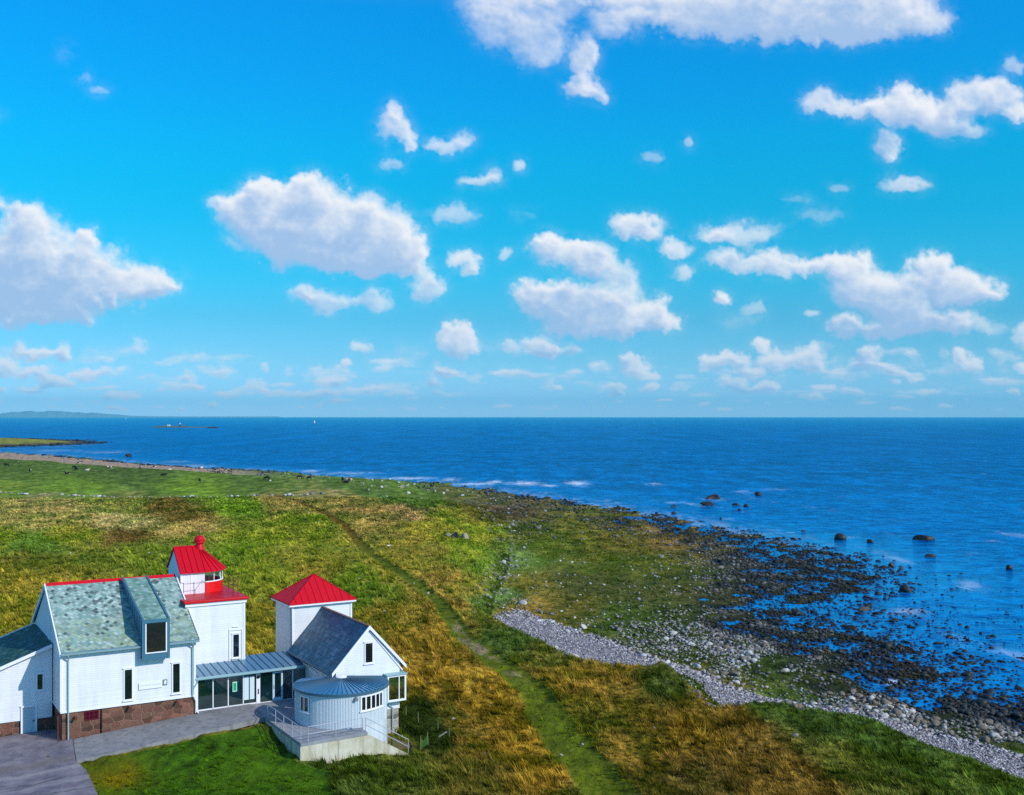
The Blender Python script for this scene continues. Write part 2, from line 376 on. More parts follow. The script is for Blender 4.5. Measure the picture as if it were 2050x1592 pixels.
# ---- left annex with lean-to roof
LA=T('side_annex',(-4,3.6,0),'white lean-to wing with a dark mossy roof and grey door at the left gable','house wing')
rz=lambda a:6.36+(a+.34)*.37
LA.part('wall',MB().prism([(-8,3.62,1.04),(-8,3.62,rz(-8)-.14),(-.26,3.62,rz(-.26)-.14),(-.26,3.62,1.04)],(0,8.9,0)),WHITE)
LA.part('stone_base',MB().box(-7.95,-.1,3.7,12.4,-1,1.04),GRANITE)
lr=LA.part('roof',MB().prism([(-8.3,3.4,rz(-8.3)),(-.27,3.4,rz(-.27)),(-.27,3.4,rz(-.27)-.13),(-8.3,3.4,rz(-8.3)-.13)],(0,9.3,0)),m_plain('dark_roof_underlay',(.01,.05,.07),.6))
cM=[np.array(c) for c in ((.016,.065,.05),(.012,.075,.085),(.03,.085,.05),(.06,.13,.12),(.012,.05,.045))]
fl=lambda u,w:(-.3-w*.938,u,rz(-.3-w*.938))
slates(LA,None,3.45,12.6,.0,8.4,fl,(-.347,0,.938),.44,None,lambda u,w:cM[min(4,int(random.random()**1.5*5))]*(2.2 if random.random()<.08 else 1),lr)
LA.part('bargeboard',MB().prism([(-8.3,3.36,rz(-8.3)+.04),(-.3,3.36,rz(-.3)+.04),(-.3,3.36,rz(-.3)-.2),(-8.3,3.36,rz(-8.3)-.2)],(0,-.06,0)),WTRIM,lr)
LA.part('bargeboard',MB().prism([(-8.3,12.7,rz(-8.3)+.1),(-.3,12.7,rz(-.3)+.1),(-.3,12.7,rz(-.3)-.2),(-8.3,12.7,rz(-8.3)-.2)],(0,.08,0)),WTRIM,lr)
window(LA,-1.36,-.82,3.06,4.34,3.62)
d=LA.part('door',MB().box(-2.28,-1.4,3.6,3.66,-.02,1.96),m_plain('pale_grey_door',(.42,.52,.58),.5,.3,0,.04))
LA.part('door_frame',MB().box(-2.38,-2.28,3.52,3.7,-.05,2.06).box(-1.4,-1.3,3.52,3.7,-.05,2.06).box(-2.28,-1.4,3.52,3.7,1.96,2.06).box(-2.42,-1.26,3.5,3.56,2.06,2.11),WTRIM,d)
LA.part('handle',MB().bar((-1.52,3.52,.95),(-1.62,3.52,.95),.02).box(-1.54,-1.5,3.51,3.6,.88,1.02),DARK,d)
# ---- lighthouse tower
TW=T('lighthouse_tower',(11.5,7,0),'white lighthouse tower with red gallery, rounded glazed lantern and red ball finial on its roof','lighthouse')
TW.part('wall',MB().box(9.32,13.9,3.02,11.2,.5,8.5),WHITE)
m=MB().box(9.2,14.0,2.9,3.0,8.3,8.52).box(13.92,14.02,3.0,11.3,8.3,8.52);TW.part('cornice',m,WTRIM)
dk_=TW.part('gallery_deck',MB().box(9.1,14.15,2.78,11.4,8.54,8.74),RED,bevel=.03)
m=MB().box(9.1,14.12,2.80,2.86,8.742,8.80);TW.part('deck_edge',m,RED,dk_)
window(TW,12.86,13.5,3.95,5.9,3.02,name='window')
TW.part('tall_frame',MB().box(12.62,12.72,2.95,3.02,3.6,6.25).box(13.62,13.72,2.95,3.02,3.6,6.25).box(12.72,13.62,2.95,3.02,6.15,6.25).box(12.9,13.4,2.93,3.0,6.4,6.48),WTRIM)
window(TW,9.62,9.95,6.2,7.25,3.02,name='small_window')
TW.part('corner_board',MB().box(13.76,13.92,2.98,3.02,3.3,8.3),WTRIM)
# lantern house
LB0,LB1,LCB=6.4,10.45,8.42;AX=11.6;RR=2.02;LZ=10.55;LR=12.35
m=MB();m.prism([(9.72,LB0,8.74),(9.72,LB0,LZ),(9.72,LCB,LR-.08),(9.72,LB1,LZ),(9.72,LB1,8.74)],(.12,0,0)).box(9.84,AX,LB0,LB0+.1,8.74,LZ).box(9.84,AX,LB1-.1,LB1,8.74,LZ)
TW.part('lantern_wall',m,VERTB)
TW.part('board_trim',MB().box(9.7,9.85,LB0-.03,LB0,8.8,LZ).box(10.5,10.6,LB0-.03,LB0,8.8,LZ).box(11.5,11.62,LB0-.03,LB0,8.8,LZ),WTRIM)
m=MB().lathe([(RR,8.74),(RR,9.6),(RR-.1,9.6),(RR-.1,8.9),(.0,8.9)],AX,LCB,28,-R(95),R(95));o=TW.part('lantern_drum',m,REDC);shade_smooth(o,50)
m=MB().lathe([(RR+.03,9.6),(RR+.03,9.67),(RR-.12,9.67),(RR-.12,9.6)],AX,LCB,28,-R(90),R(90))
for k in range(8):
    t=R(-90+180*k/7);m.bar((AX+(RR-.05)*math.cos(t),LCB+(RR-.05)*math.sin(t),9.64),(AX+(RR-.05)*math.cos(t),LCB+(RR-.05)*math.sin(t),LZ),.035,6)
m.lathe([(RR+.02,LZ-.08),(RR+.02,LZ),(RR-.1,LZ),(RR-.1,LZ-.08)],AX,LCB,28,-R(90),R(90))
gz=TW.part('glazing_bars',m,WTRIM)
TW.part('glazing',MB().lathe([(RR-.06,9.67),(RR-.06,LZ-.08)],AX,LCB,28,-R(90),R(90)),CLEAR,gz)
TW.part('lamp',MB().lathe([(0,9.2),(.25,9.2),(.25,9.7),(.4,9.9),(.45,10.2),(.3,10.45),(0,10.5)],AX-.3,LCB,16),m_plain('lamp_lens',(.2,.4,.35),.1,.6))
TW.part('lantern_floor',MB().box(9.85,AX,LB0+.1,LB1-.1,9.0,9.12),ZINCT)
# roof: gable + half cone
ov=.22;m=MB();A0=9.6;EZ2=LZ-.06;rv=RR+ov
m.prism([(A0,LCB-rv,EZ2),(A0,LCB,LR),(A0,LCB+rv,EZ2),(A0,LCB+rv,EZ2-.07),(A0,LCB,LR-.09),(A0,LCB-rv,EZ2-.07)],(AX-A0,0,0))
n=20;vs=[(AX,LCB,LR)]+[(AX+rv*math.cos(t),LCB+rv*math.sin(t),EZ2) for t in [R(-90+180*i/n) for i in range(n+1)]]+[(AX,LCB,LR-.09)]+[(AX+rv*math.cos(t),LCB+rv*math.sin(t),EZ2-.07) for t in [R(-90+180*i/n) for i in range(n+1)]]
k0=n+2;m.add(vs,[(0,i+1,i+2) for i in range(n)]+[(k0,k0+i+2,k0+i+1) for i in range(n)]+[(i+1,i+2,k0+i+2,k0+i+1) for i in range(n)])
lr_=TW.part('lantern_roof',m,RED)
m=MB()
for a in np.arange(A0+.05,AX+.1,.5): m.beam((a,LCB-rv-.02,EZ2+.02),(a,LCB,LR+.03),.05,.06);m.beam((a,LCB+rv+.02,EZ2+.02),(a,LCB,LR+.03),.05,.06)
for i in range(1,12):
    t=R(-90+15*i);m.beam((AX+rv*math.cos(t),LCB+rv*math.sin(t),EZ2+.03),(AX+.12*math.cos(t),LCB+.12*math.sin(t),LR-.02),.045,.06)
m.beam((A0,LCB,LR+.03),(AX,LCB,LR+.03),.12,.07)
TW.part('standing_seam',m,RED,lr_)
m=MB().lathe([(0,LR-.35),(.42,LR-.35),(.36,LR-.1),(.3,LR+.15),(.27,LR+.16),(.38,LR+.2),(.43,LR+.24),(.43,LR+.46),(.465,LR+.48),(.465,LR+.53),(.42,LR+.55),(.38,LR+.68),(.28,LR+.79),(.12,LR+.86),(0,LR+.87)],AX+.15,LCB,24)
o=TW.part('ball_finial',m,RED,lr_);shade_smooth(o,50)
TW.part('weather_vane',MB().bar((AX+.15,LCB,LR+.85),(AX+.15,LCB,LR+1.6),.022,6).bar((AX-.05,LCB,LR+1.4),(AX+.4,LCB,LR+1.4),.015,5).prism([(AX+.28,LCB,LR+1.4),(AX+.5,LCB,LR+1.52),(AX+.5,LCB,LR+1.32)],(0,.02,0)),IRON,lr_)
# gallery railing
m=MB();pts=[(9.75,3.6),(11.2,3.6)]
m.path([(9.7,6.35,9.74),(9.7,5.4,9.74),(11.4,5.4,9.74),(11.4,6.4,9.74)],.02,5)
for p in((9.7,5.4),(10.5,5.4),(11.4,5.4)): m.bar((*p,8.74),(*p,9.84),.025,5)
TW.part('railing',m,m_plain('dark_thin_rail',(.12,.06,.07),.5),label='thin dark rail in front of the boarded lantern wall')
m=MB();P=[(13.35,4.3),(14.0,5.2),(14.05,6.6),(14.05,8.0),(13.9,10.6),(10,10.9)]
for p in P:m.bar((*p,8.74),(*p,9.84),.035,6)
for h in(.38,.75,1.1):m.path([(*p,8.74+h) for p in P],.022,5)
TW.part('railing',m,IRON,label='rusty red gallery railing on the seaward side')
# ---- glazed link
GL=T('glass_corridor',(9.4,.5,.85),'low glazed entrance corridor with zinc seam roof between the tower and the gabled house','glass corridor')
g0,g1,gb=9.45,17.9,.5
m=MB();frs=[9.45,10.62,11.78,12.95,14.02]
for a in frs[:4]:m.box(a,a+.07,gb-.06,gb+.06,.85,3.2)
m.box(14.0,14.3,gb-.09,gb+.1,.75,3.3);m.box(9.3,9.45,gb-.1,gb+.1,.75,3.25)
m.box(9.5,14.0,gb-.06,gb+.06,.82,.92).box(9.5,17.9,gb-.05,gb+.05,3.12,3.24).box(14.3,17.9,gb-.05,gb+.05,.8,.86)
m.box(16.9,16.97,gb-.05,gb+.05,.86,3.12)
fr=GL.part('frame',m,WTRIM)
for i,(x0,x1) in enumerate(((9.52,10.62),(10.69,11.78),(11.85,12.95),(13.02,14.0),(14.3,15.3),(16.1,16.9),(16.97,17.9))):
    GL.part('pane',MB().box(x0,x1,gb-.01,gb+.01,.9 if i<4 else .86,3.13),GLASSG,fr)
dd=GL.part('door',MB().box(15.3,15.46,gb-.08,gb+.03,.86,3.1).box(15.98,16.12,gb-.08,gb+.03,.86,3.1).box(15.46,15.98,gb-.08,gb+.03,2.98,3.1).box(15.46,15.98,gb-.08,gb+.03,.86,1.1),m_plain('pale_door_frame',(.45,.6,.68),.5,.3,0,.03))
GL.part('pane',MB().box(15.46,15.98,gb-.03,gb,1.1,2.98),GLASSG,dd)
GL.part('handle',MB().bar((15.4,gb-.12,1.8),(15.4,gb-.12,2.1),.02),STEEL,dd)
GL.part('paper_notice',MB().box(13.05,13.42,gb-.035,gb-.012,1.2,2.98).box(13.5,13.86,gb-.035,gb-.012,1.2,2.98),m_plain('white_banner',(.6,.72,.74),.6,.2,0,.05),label='two white upright banners behind the glass')
w=GL.part('poster',MB().box(12.16,12.5,gb-.03,gb-.012,1.95,2.7),m_plain('poster_border',(.45,.8,.65),.6))
GL.part('picture',MB().box(12.21,12.45,gb-.036,gb-.03,2.02,2.62),GREENP,w)
GL.part('wall_clock',MB().bar((14.15,gb-.09,2.88),(14.15,gb-.15,2.88),.13,16),DARK)
GL.part('door_bell',MB().box(14.11,14.19,gb-.12,gb-.09,1.55,1.95),DARK)
GL.part('back_wall',MB().box(13.95,17.9,3.6,3.7,.8,3.75),m_plain('pale_back_wall',(.30,.34,.34),.7))
GL.part('floor',MB().box(9.5,17.9,gb+.1,3.6,.7,.87),m_plain('dark_floor',(.03,.04,.05),.4))
# roof
e0,e1=3.42,3.86
m=MB();m.prism([(9.3,.12,e0),(9.3,3.0,e1-.08),(9.3,3.0,e1-.2),(9.3,.12,e0-.1)],(4.6,0,0)).prism([(13.9,.12,e0),(13.9,3.95,e1),(13.9,3.95,e1-.12),(13.9,.12,e0-.1)],(4.1,0,0))
rf=GL.part('roof',m,ZINC)
m=MB()
for a in np.arange(9.45,18.0,.56): m.beam((a,.12,e0+.025),(a,3.0 if a<13.9 else 3.95,e1-.06 if a<13.9 else e1+.025),.035,.055)
GL.part('standing_seam',m,SEAM,rf)
GL.part('gutter',MB().prism([(9.2,.12,e0+.02),(9.2,-.05,e0),(9.2,-.05,e0-.14),(9.2,.12,e0-.14)],(8.6,0,0)).box(9.2,17.8,.1,.42,e0-.22,e0-.12),ZINCT,rf)
GL.part('downpipe',MB().path([(9.4,0,e0-.1),(9.22,-.05,e0-.5),(9.05,-.08,e0-.7)],.05,8),ZINCT,rf)
# ---- square tower with hipped roof
ST=T('square_tower',(20.6,5.65,0),'white square tower with a red pyramid roof behind the gabled house','tower')
ST.part('wall',MB().box(17.98,23.2,3.62,7.65,-1,7.62),WHITE)
ez=7.72;A0,A1,B0,B1=17.68,23.5,3.32,7.95;ap=(20.6,5.62,9.72)
m=MB();c_=[(A0,B0,ez),(A1,B0,ez),(A1,B1,ez),(A0,B1,ez)];lo=[(x,y,z-.12) for x,y,z in c_]
m.add(c_+lo+[ap],[(0,1,8),(1,2,8),(2,3,8),(3,0,8),(7,6,5,4)]+[(i,(i+1)%4,4+(i+1)%4,4+i) for i in range(4)])
rf=ST.part('roof',m,RED)
m=MB()
apv=Vector(ap)
for i in range(4):m.beam(Vector(c_[i])+Vector((0,0,.02)),apv+Vector((0,0,.03)),.06,.06)
def seamline(p,q): m.beam(p,q,.04,.05)
for k in range(1,10):
    a=A0+(A1-A0)*k/10;f=1-abs(a-ap[0])/(ap[0]-A0)
    f=min(1,max(0,f))
    for yb in(B0,B1):seamline(Vector((a,yb,ez+.02)),Vector((a,yb+(ap[1]-yb)*f,ez+(ap[2]-ez)*f+.02)))
for k in range(1,8):
    b=B0+(B1-B0)*k/8;f=1-abs(b-ap[1])/(ap[1]-B0);f=min(1,max(0,f))
    for xa in(A0,A1):seamline(Vector((xa,b,ez+.02)),Vector((xa+(ap[0]-xa)*f,b,ez+(ap[2]-ez)*f+.02)))
ST.part('standing_seam',m,RED,rf)
ST.part('fascia',MB().box(A0+.02,A1-.02,B0-.02,B0+.02,ez-.22,ez-.1).box(A0-.02,A0+.02,B0,B1,ez-.22,ez-.1).box(A0+.1,A1-.1,B0+.03,3.6,ez-.2,ez-.13),WTRIM,rf)
ST.part('downpipe',MB().path([(17.8,3.5,ez-.15),(17.88,3.5,ez-.5),(17.9,3.5,3.9)],.06,8),SEAM)
ST.part('corner_board',MB().box(17.94,18.1,3.56,3.78,3.9,7.5),WTRIM);ST.part('corner_board',MB().box(23.06,23.22,3.56,3.62,3.9,7.5),WTRIM)
# ---- gabled house
GH=T('gabled_house',(20.6,-6,0),'white gabled house with dark slate roof and corner bay window beside the round building','house')
ga0,ga1,gc=17.98,23.15,20.62;ez,rz_=4.0,7.22;oe=17.6,23.64
GH.part('wall',MB().prism([(ga0,-6,.72),(ga0,-6,ez+.25),(gc,-6,rz_-.18),(ga1,-6,ez+.25),(ga1,-6,.72)],(0,9.6,0)),WHITE)
GH.part('stone_base',MB().box(ga0+.05,ga1-.06,-5.93,3.6,-2,.72),PALEST)
def bandm(name):
    m=N(name);v=m.obj();n=m.noise(.9,6,v,.65);st=m.noise(1.,4,m.n('ShaderNodeMapping',{'Vector':v,'Scale':(3,1.2,3)}).outputs[0])
    q=m.n('ShaderNodeSeparateXYZ',{0:v}).outputs
    br=m.n('ShaderNodeTexBrick',{'Vector':m.n('ShaderNodeCombineXYZ',{0:q[1],1:q[0]}).outputs[0],'Color1':(0,0,0,1),'Color2':(1,1,1,1),'Scale':1.,'Mortar Size':.012,'Brick Width':.42,'Row Height':.24})
    f=m.ma('ADD',m.ma('MULTIPLY',n,.7),m.ma('MULTIPLY',br.outputs[0],.22))
    c=m.ramp(f,[(.3,(.012,.07,.11)),(.48,(.035,.13,.20)),(.66,(.15,.24,.30))])
    c=m.mix(m.ramp(st,[(.56,0.),(.66,1.)]),c,(.03,.075,.11));c=m.mix(m.ma('MULTIPLY',br.outputs[1],.6),c,(.01,.02,.03))
    return m.out(m.pbsdf(c,.5,.45,0.,m.bump(m.ma('SUBTRACT',br.outputs[0],br.outputs[1]),.5,.015)))
SLD=bandm('dark_slate')
m=MB();m.prism([(oe[0],-6.12,ez-.06),(gc,-6.12,rz_),(oe[1],-6.12,ez-.06),(oe[1],-6.12,ez-.2),(gc,-6.12,rz_-.15),(oe[0],-6.12,ez-.2)],(0,9.72,0))
rf=GH.part('roof',m,SLD)
GH.part('ridge_cap',MB().beam((gc,-6.1,rz_+.02),(gc,3.58,rz_+.02),.22,.08),m_plain('rusty_ridge',(.20,.10,.07),.7),rf)
m=MB()
for s_,ea in((0,oe[0]),(1,oe[1])):
    m.prism([(ea,-6.2,ez-.26),(ea,-6.2,ez+.02),(gc,-6.2,rz_+.08),(gc,-6.2,rz_-.22)],(0,.08,0))
GH.part('bargeboard',m,WTRIM,rf)
m=MB();dx=(oe[1]-gc);m.prism([(oe[1]-.3,-6.06,ez-.42),(oe[1]-.24,-6.06,ez-.34),(gc+.1,-6.06,rz_-.42),(gc+.1,-6.06,rz_-.5)],(0,.06,0));GH.part('rake_trim',m,WTRIM,rf)
GH.part('gutter',MB().box(oe[0]-.12,oe[0]+.02,-6.1,3.5,ez-.2,ez-.08),SEAM,rf)
GH.part('downpipe',MB().path([(oe[0]-.05,.4,ez-.2),(oe[0]+.25,.6,ez-.5),(ga0-.05,-2.2,ez-.75)],.05,6),WTRIM)
window(GH,20.24,20.98,4.4,6.02,-6.0)
# corner bay window
b0,b1,bb0,bb1,z0,z1=21.86,23.42,-6.62,-4.9,1.42,3.42
m=MB();q=.13
m.box(b0,b1,bb0,bb1,z0,z0+.14).box(b0,b1,bb0,bb1,z1-.14,z1)
for a in(b0,b1-q):m.box(a,a+q,bb0,bb0+q,z0+.14,z1-.14)
m.box(b1-q,b1,bb1-q,bb1,z0+.14,z1-.14);m.box(b0+.95,b0+1.02,bb0+.02,bb0+.1,z0+.14,z1-.14)
bay=GH.part('bay_window',m,WTRIM)
GH.part('bay_roof',MB().box(b0-.08,b1+.08,bb0-.1,bb1,z1+.002,z1+.07).box(b0-.08,b0,bb0-.1,-6.02,z0-.04,z1),ZINCT,bay)
GH.part('side_panel',MB().box(b0+.01,b0+.05,bb0+.1,-6.0,z0+.1,z1-.1),ZINCT,bay)
GH.part('pane',MB().box(b0+q,b1-q,bb0+.05,bb0+.06,z0+.14,z1-.14),m_glass('mirror_glass',(.005,.03,.015),1.7),bay)
GH.part('side_pane',MB().box(b1-.06,b1-.05,bb0+q,bb1-q,z0+.14,z1-.14),GLASSG,bay)
GH.part('downpipe',MB().path([(21.7,-6.06,3.1),(21.8,-6.06,2.9),(21.8,-6.08,1.3),(22.4,-6.08,.95),(22.55,-6.05,.8),(22.55,-6.0,-1.6)],.05,8),ZINCT)
# ---- round building
RB=T('round_building',(18.2,-6.5,0),'pale blue ribbed round building with a low conical zinc roof on the terrace','round building')
cx,cy,rr=18.2,-6.5,3.35;ze=3.28;n=110
prof=[];m=MB()
o=RB.part('wall',MB().lathe([(rr,-2),(rr,ze)],cx,cy,72,R(-215),R(10)),RIBW);shade_smooth(o)
m=MB()
for i in range(96):
    t=R(-214+i*(178/96.));m.bar((cx+(rr+.01)*math.cos(t),cy+(rr+.01)*math.sin(t),.86),(cx+(rr+.01)*math.cos(t),cy+(rr+.01)*math.sin(t),ze-.08),.022,4)
RB.part('cladding_ribs',m,m_plain('pale_rib',(.62,.69,.73),.5,.3,0,.02))
m=MB().lathe([(rr+.14,ze-.02),(rr+.14,ze+.05),(.0,ze+.55)],cx,cy,72,R(-235),R(30))
rf=RB.part('roof',m,ZINCR:=m_plain('blue_zinc_roof',(.03,.22,.42),.38,.5,.2,.1,.8))
RB.part('roof_rim',MB().lathe([(rr+.0,ze-.1),(rr+.16,ze-.1),(rr+.16,ze+.06),(rr+.10,ze+.06)],cx,cy,72,R(-235),R(8)),m_plain('dark_blue_rim',(.05,.14,.19),.4,.5,.2),rf)
m=MB()
for i in range(36):
    t=R(-210+i*218/35.);m.beam((cx+(rr+.1)*math.cos(t),cy+(rr+.1)*math.sin(t),ze+.075),(cx+.5*math.cos(t),cy+.5*math.sin(t),ze+.5),.03,.05)
RB.part('standing_seam',m,SEAM,rf)
RB.part('roof_cap',MB().lathe([(.42,ze+.47),(.40,ze+.53),(0,ze+.6)],cx,cy,24,R(-200),R(20)),WTRIM,rf)
def cwin(d0,d1,c0,c1,mull):
    m=MB();r0=rr-.02;r1=rr+.07
    m.lathe([(r0,c0),(r1,c0),(r1,c0+.08),(r0,c0+.08)],cx,cy,10,R(d0),R(d1)).lathe([(r0,c1-.08),(r1,c1-.08),(r1,c1),(r0,c1)],cx,cy,10,R(d0),R(d1))
    m.lathe([(r0,c0-.06),(r1+.05,c0-.06),(r1+.05,c0),(r0,c0)],cx,cy,10,R(d0-1),R(d1+1))
    for i in range(mull+2):
        d=d0+(d1-d0)*i/(mull+1);w_=.9 if 0<i<mull+1 else 1.0
        dd=d+(w_ if i==0 else -w_ if i==mull+1 else 0)
        m.lathe([(r0,c0+.08),(r1,c0+.08),(r1,c1-.08),(r0,c1-.08)],cx,cy,2,R(dd-w_),R(dd+w_))
    w=RB.part('window',m,WTRIM)
    RB.part('pane',MB().lathe([(rr+.01,c0+.08),(rr+.035,c0+.08),(rr+.035,c1-.08),(rr+.01,c1-.08)],cx,cy,10,R(d0+1),R(d1-1)),GLASS,w)
cwin(-171,-153.5,1.85,3.0,1);cwin(-88.5,-51,1.98,3.05,4)
t=R(-94.5);RB.part('wall_lamp',MB().bar((cx+rr*math.cos(t),cy+rr*math.sin(t),2.95),(cx+(rr+.25)*math.cos(t),cy+(rr+.25)*math.sin(t),2.92),.13,14),m_plain('grey_lamp',(.25,.28,.3),.4,.5,.3))
RB.part('vent_grille',MB().box(21.42,21.48,-7.35,-7.2,.1,.35),SEAM)
# ---- terrace, ramp floor, stairs
TE=T('concrete_terrace',(15.5,-9,0),'weathered concrete terrace wrapping the round building, with steps down its right side','terrace')
TE.part('slab',MB().prism([(13.3,-11.4,.62),(13.3,-3.75,.62),(13.5,-3.75,.62),(13.5,.35,.62),(21.4,.35,.62),(21.4,-6.2,.62),(18.3,-10.15,.62),(18.3,-11.15,.62)],(0,0,.22)),m_conc('terrace_floor',(.30,.31,.33),(.22,.23,.25),(.35,.33,.33)))
TE.part('retaining_wall',MB().box(13.28,13.5,-11.4,-3.8,-2.6,.615).prism([(13.5,-11.38,-2.6),(18.1,-11.13,-2.6),(18.1,-10.9,-2.6),(13.5,-11.16,-2.6)],(0,0,3.215)),CONC,label='stained and mossy concrete wall under the terrace')
TE.part('fill',MB().box(13.5,18.2,-10.9,-4,-2.5,.6),CONC)
m=MB();ns=12;sa,sb=18.2,21.5
for i in range(ns):
    a=sa+(sb-sa)*i/ns;m.box(a,a+(sb-sa)/ns+.01,-10.92,-10.15,-3,.62-(i+1)*2.1/ns)
TE.part('steps',m,CONC)
TE.part('stringer',MB().prism([(18.102,-11.125,.80),(21.8,-11.125,-1.4),(21.8,-11.125,-2.6),(18.102,-11.125,-2.6)],(0,.2,0)),CONC)
TE.part('step_nosing',MB(),CONC) if False else None
m=MB()
for i in range(ns):
    a=sa+(sb-sa)*i/ns;m.box(a-.03,a+.06,-10.9,-10.2,.62-i*2.1/ns-.02,.62-i*2.1/ns+.02)
TE.part('step_edge',m,DARK)
TE.part('side_wall',MB().prism([(20.9,-9.6,-.3),(23.2,-9.5,-1.45),(23.2,-9.5,-2.6),(20.9,-9.6,-2.6)],(0,.2,0)),m_conc('mossy_wall',(.16,.10,.06),(.12,.08,.05),(.08,.10,.03)))
def railing(lbl,pts,hs=(.5,1.0),step=1.15,org=None,lift=.84):
    t=T('railing',org or (pts[0][0],pts[0][1],lift),lbl,'railing','steel railings of the terrace')
    m=MB();k=0
    for p,q in zip(pts,pts[1:]):
        d=math.dist(p,q);n=max(1,round(d/step))
        for i in range(n+1):
            f=i/n;x=[p[j]+(q[j]-p[j])*f for j in range(3)]
            t.part('post',MB().bar(x,(x[0],x[1],x[2]+hs[-1]),.028,6),STEEL)
    for h in hs:t.part('rail',MB().path([(x[0],x[1],x[2]+h) for x in pts],.028,6),STEEL)
railing('steel railing along the left edge of the terrace',[(13.42,-4.1,.84),(13.42,-11.1,.84)],step=1.75)
railing('steel railing along the front edge of the terrace',[(13.9,-11.2,.84),(18.0,-10.98,.84)],step=2.05)
railing('steel handrail sloping down the outer side of the steps',[(18.2,-11.05,.84),(21.5,-11.05,-1.2)],step=1.9)
# ---- plaques on the front wall
S=T('wall_sign',(5.1,0,3),'long white name plaque with thin grey letters on the white front wall','sign')
S.part('board',MB().box(5.12,6.78,-.03,.0,3.1,3.56),WTRIM)
S.part('edge',MB().box(5.10,5.12,-.035,.0,3.1,3.56).box(5.12,6.78,-.035,.0,3.08,3.1),TXT)
x=5.22
for wd in(10,8):
    m=MB()
    for k in range(wd):
        h_=random.choice((.09,.09,.14));m.box(x,x+.018,-.036,-.03,3.32,3.32+h_).box(x+.04,x+.055,-.036,-.03,3.32,3.41).box(x+.018,x+.04,-.036,-.03,random.choice((3.32,3.39,3.36)),3.41);x+=.078
    x+=.06;S.part('lettering',m,TXT)
E2=T('emblem_plaque',(6.95,0,3.2),'small square grey and white emblem plaque right of the name plaque','sign')
E2.part('board',MB().box(6.84,7.14,-.03,0,3.22,3.64),m_plain('grey_plaque',(.18,.24,.27),.5))
E2.part('emblem',MB().prism([(6.9,-.036,3.32),(6.98,-.036,3.28),(7.08,-.036,3.36),(7.06,-.036,3.56),(6.98,-.036,3.59),(6.92,-.036,3.52)],(0,.006,0)),WTRIM)
# ================================================================ LAND
def poly_at(pts,z): return np.array([at(u,v,z) for u,v in pts])
WL=poly_at([(-900,880),(-400,893),(-60,903),(0,906),(100,911),(200,920),(300,930),(420,938),(520,943),(620,950),(720,957),(830,965),(920,974),(1000,986),(1060,997),(1130,1004),(1200,1018),(1290,1034),(1380,1050),(1450,1065),(1530,1082),(1590,1098),(1640,1118),(1690,1140),(1705,1165),(1670,1188),(1600,1200),(1570,1222),(1600,1258),(1680,1284),(1740,1300),(1800,1318),(1810,1336),(1770,1352),(1800,1384),(1880,1402),(1950,1412),(2050,1432),(2200,1430),(2500,1470),(3200,1560)],0.)
GLm=poly_at([(-900,895),(-400,910),(-60,922),(0,922),(150,927),(300,940),(420,947),(520,953),(620,960),(720,968),(800,975),(870,985)],2.5)
GLn=poly_at([(930,1000),(950,1030),(985,1085),(1000,1125),(985,1165),(962,1200),(955,1236),(1000,1267),(1060,1288),(1130,1311),(1190,1339),(1225,1351),(1260,1335),(1320,1345),(1375,1367),(1440,1424),(1530,1419),(1610,1427),(1680,1449),(1750,1471),(1830,1498),(1900,1513),(1970,1543),(2050,1568),(2200,1608),(2500,1683),(3200,1823)],1.7)
G_=np.vstack([GLm,GLn])
HEAD=poly_at([(-900,876),(0,876),(90,878),(160,881),(205,885),(150,888),(60,891),(0,893),(-400,897),(-900,903)],1.)
def segdist(x,y,P,closed=False):
    best=np.full(x.shape,1e18);side=np.zeros(x.shape)
    n=len(P)
    for i in range(n if closed else n-1):
        ax,ay=P[i];bx,by=P[(i+1)%n];dx=bx-ax;dy=by-ay
        t=np.clip(((x-ax)*dx+(y-ay)*dy)/(dx*dx+dy*dy),0,1)
        px=x-ax-t*dx;py=y-ay-t*dy;d=px*px+py*py
        m=d<best;best=np.where(m,d,best);side=np.where(m,dx*py-dy*px,side)
    return np.sqrt(best),side
def inside(x,y,P):
    c=np.zeros(x.shape,bool);n=len(P)
    for i in range(n):
        ax,ay=P[i];bx,by=P[(i+1)%n]
        if ay==by: continue
        m=((ay>y)!=(by>y))&(x<(bx-ax)*(y-ay)/(by-ay)+ax);c^=m
    return c
LANDP=np.vstack([WL,[[400,-50],[-3000,-50]]]);UPP=np.vstack([G_,[[300,-50],[-3000,-50]]])
# spot heights (a,b,c) around the buildings
SP=[(0,0,-.02),(4,-5.6,.18),(9,-5.2,.42),(12,-4.4,.5),(-5,-5,-.35),(-2,3,-.1),(-8,3,-.4),(0,-8,-.35),(9,0,.6),(12.9,-4.6,.45),(12.8,-7.5,.05),(12.9,-10.5,-.3),(5,-.5,.35),(2,-11,-.5),(7,-10,-.5),(12,-12,-.6),(10,-7,.1),(13,-17,-.8),(16,-12,-.85),(18,-12,-.75),(20,-12.3,-1.0),(23,-10.5,-1.5),(24,-7,-1.35),(24,-2,-.9),(27,-8,-1.5),(27,-3,-1.1),(22,-14,-1.5),(18,-18,-1.2),(30,-12,-1.6),(26,6,-.2),(24,10,.3),(16,6,.5),(15,12,.6),(8,16,.6),(0,16,.3),(-10,12,0),(5,30,.6),(30,10,-.3),(40,0,-.8),(45,-15,-1.),(35,-25,-1.6),(-10,-10,-.6),(8,-25,-1.0),(25,-30,-1.9),(30,30,.1),(60,20,-.3),(10,60,.5),(-20,-30,-.8)]
SPW=np.array([(*W3(a,b,0)[:2],c) for a,b,c in SP])
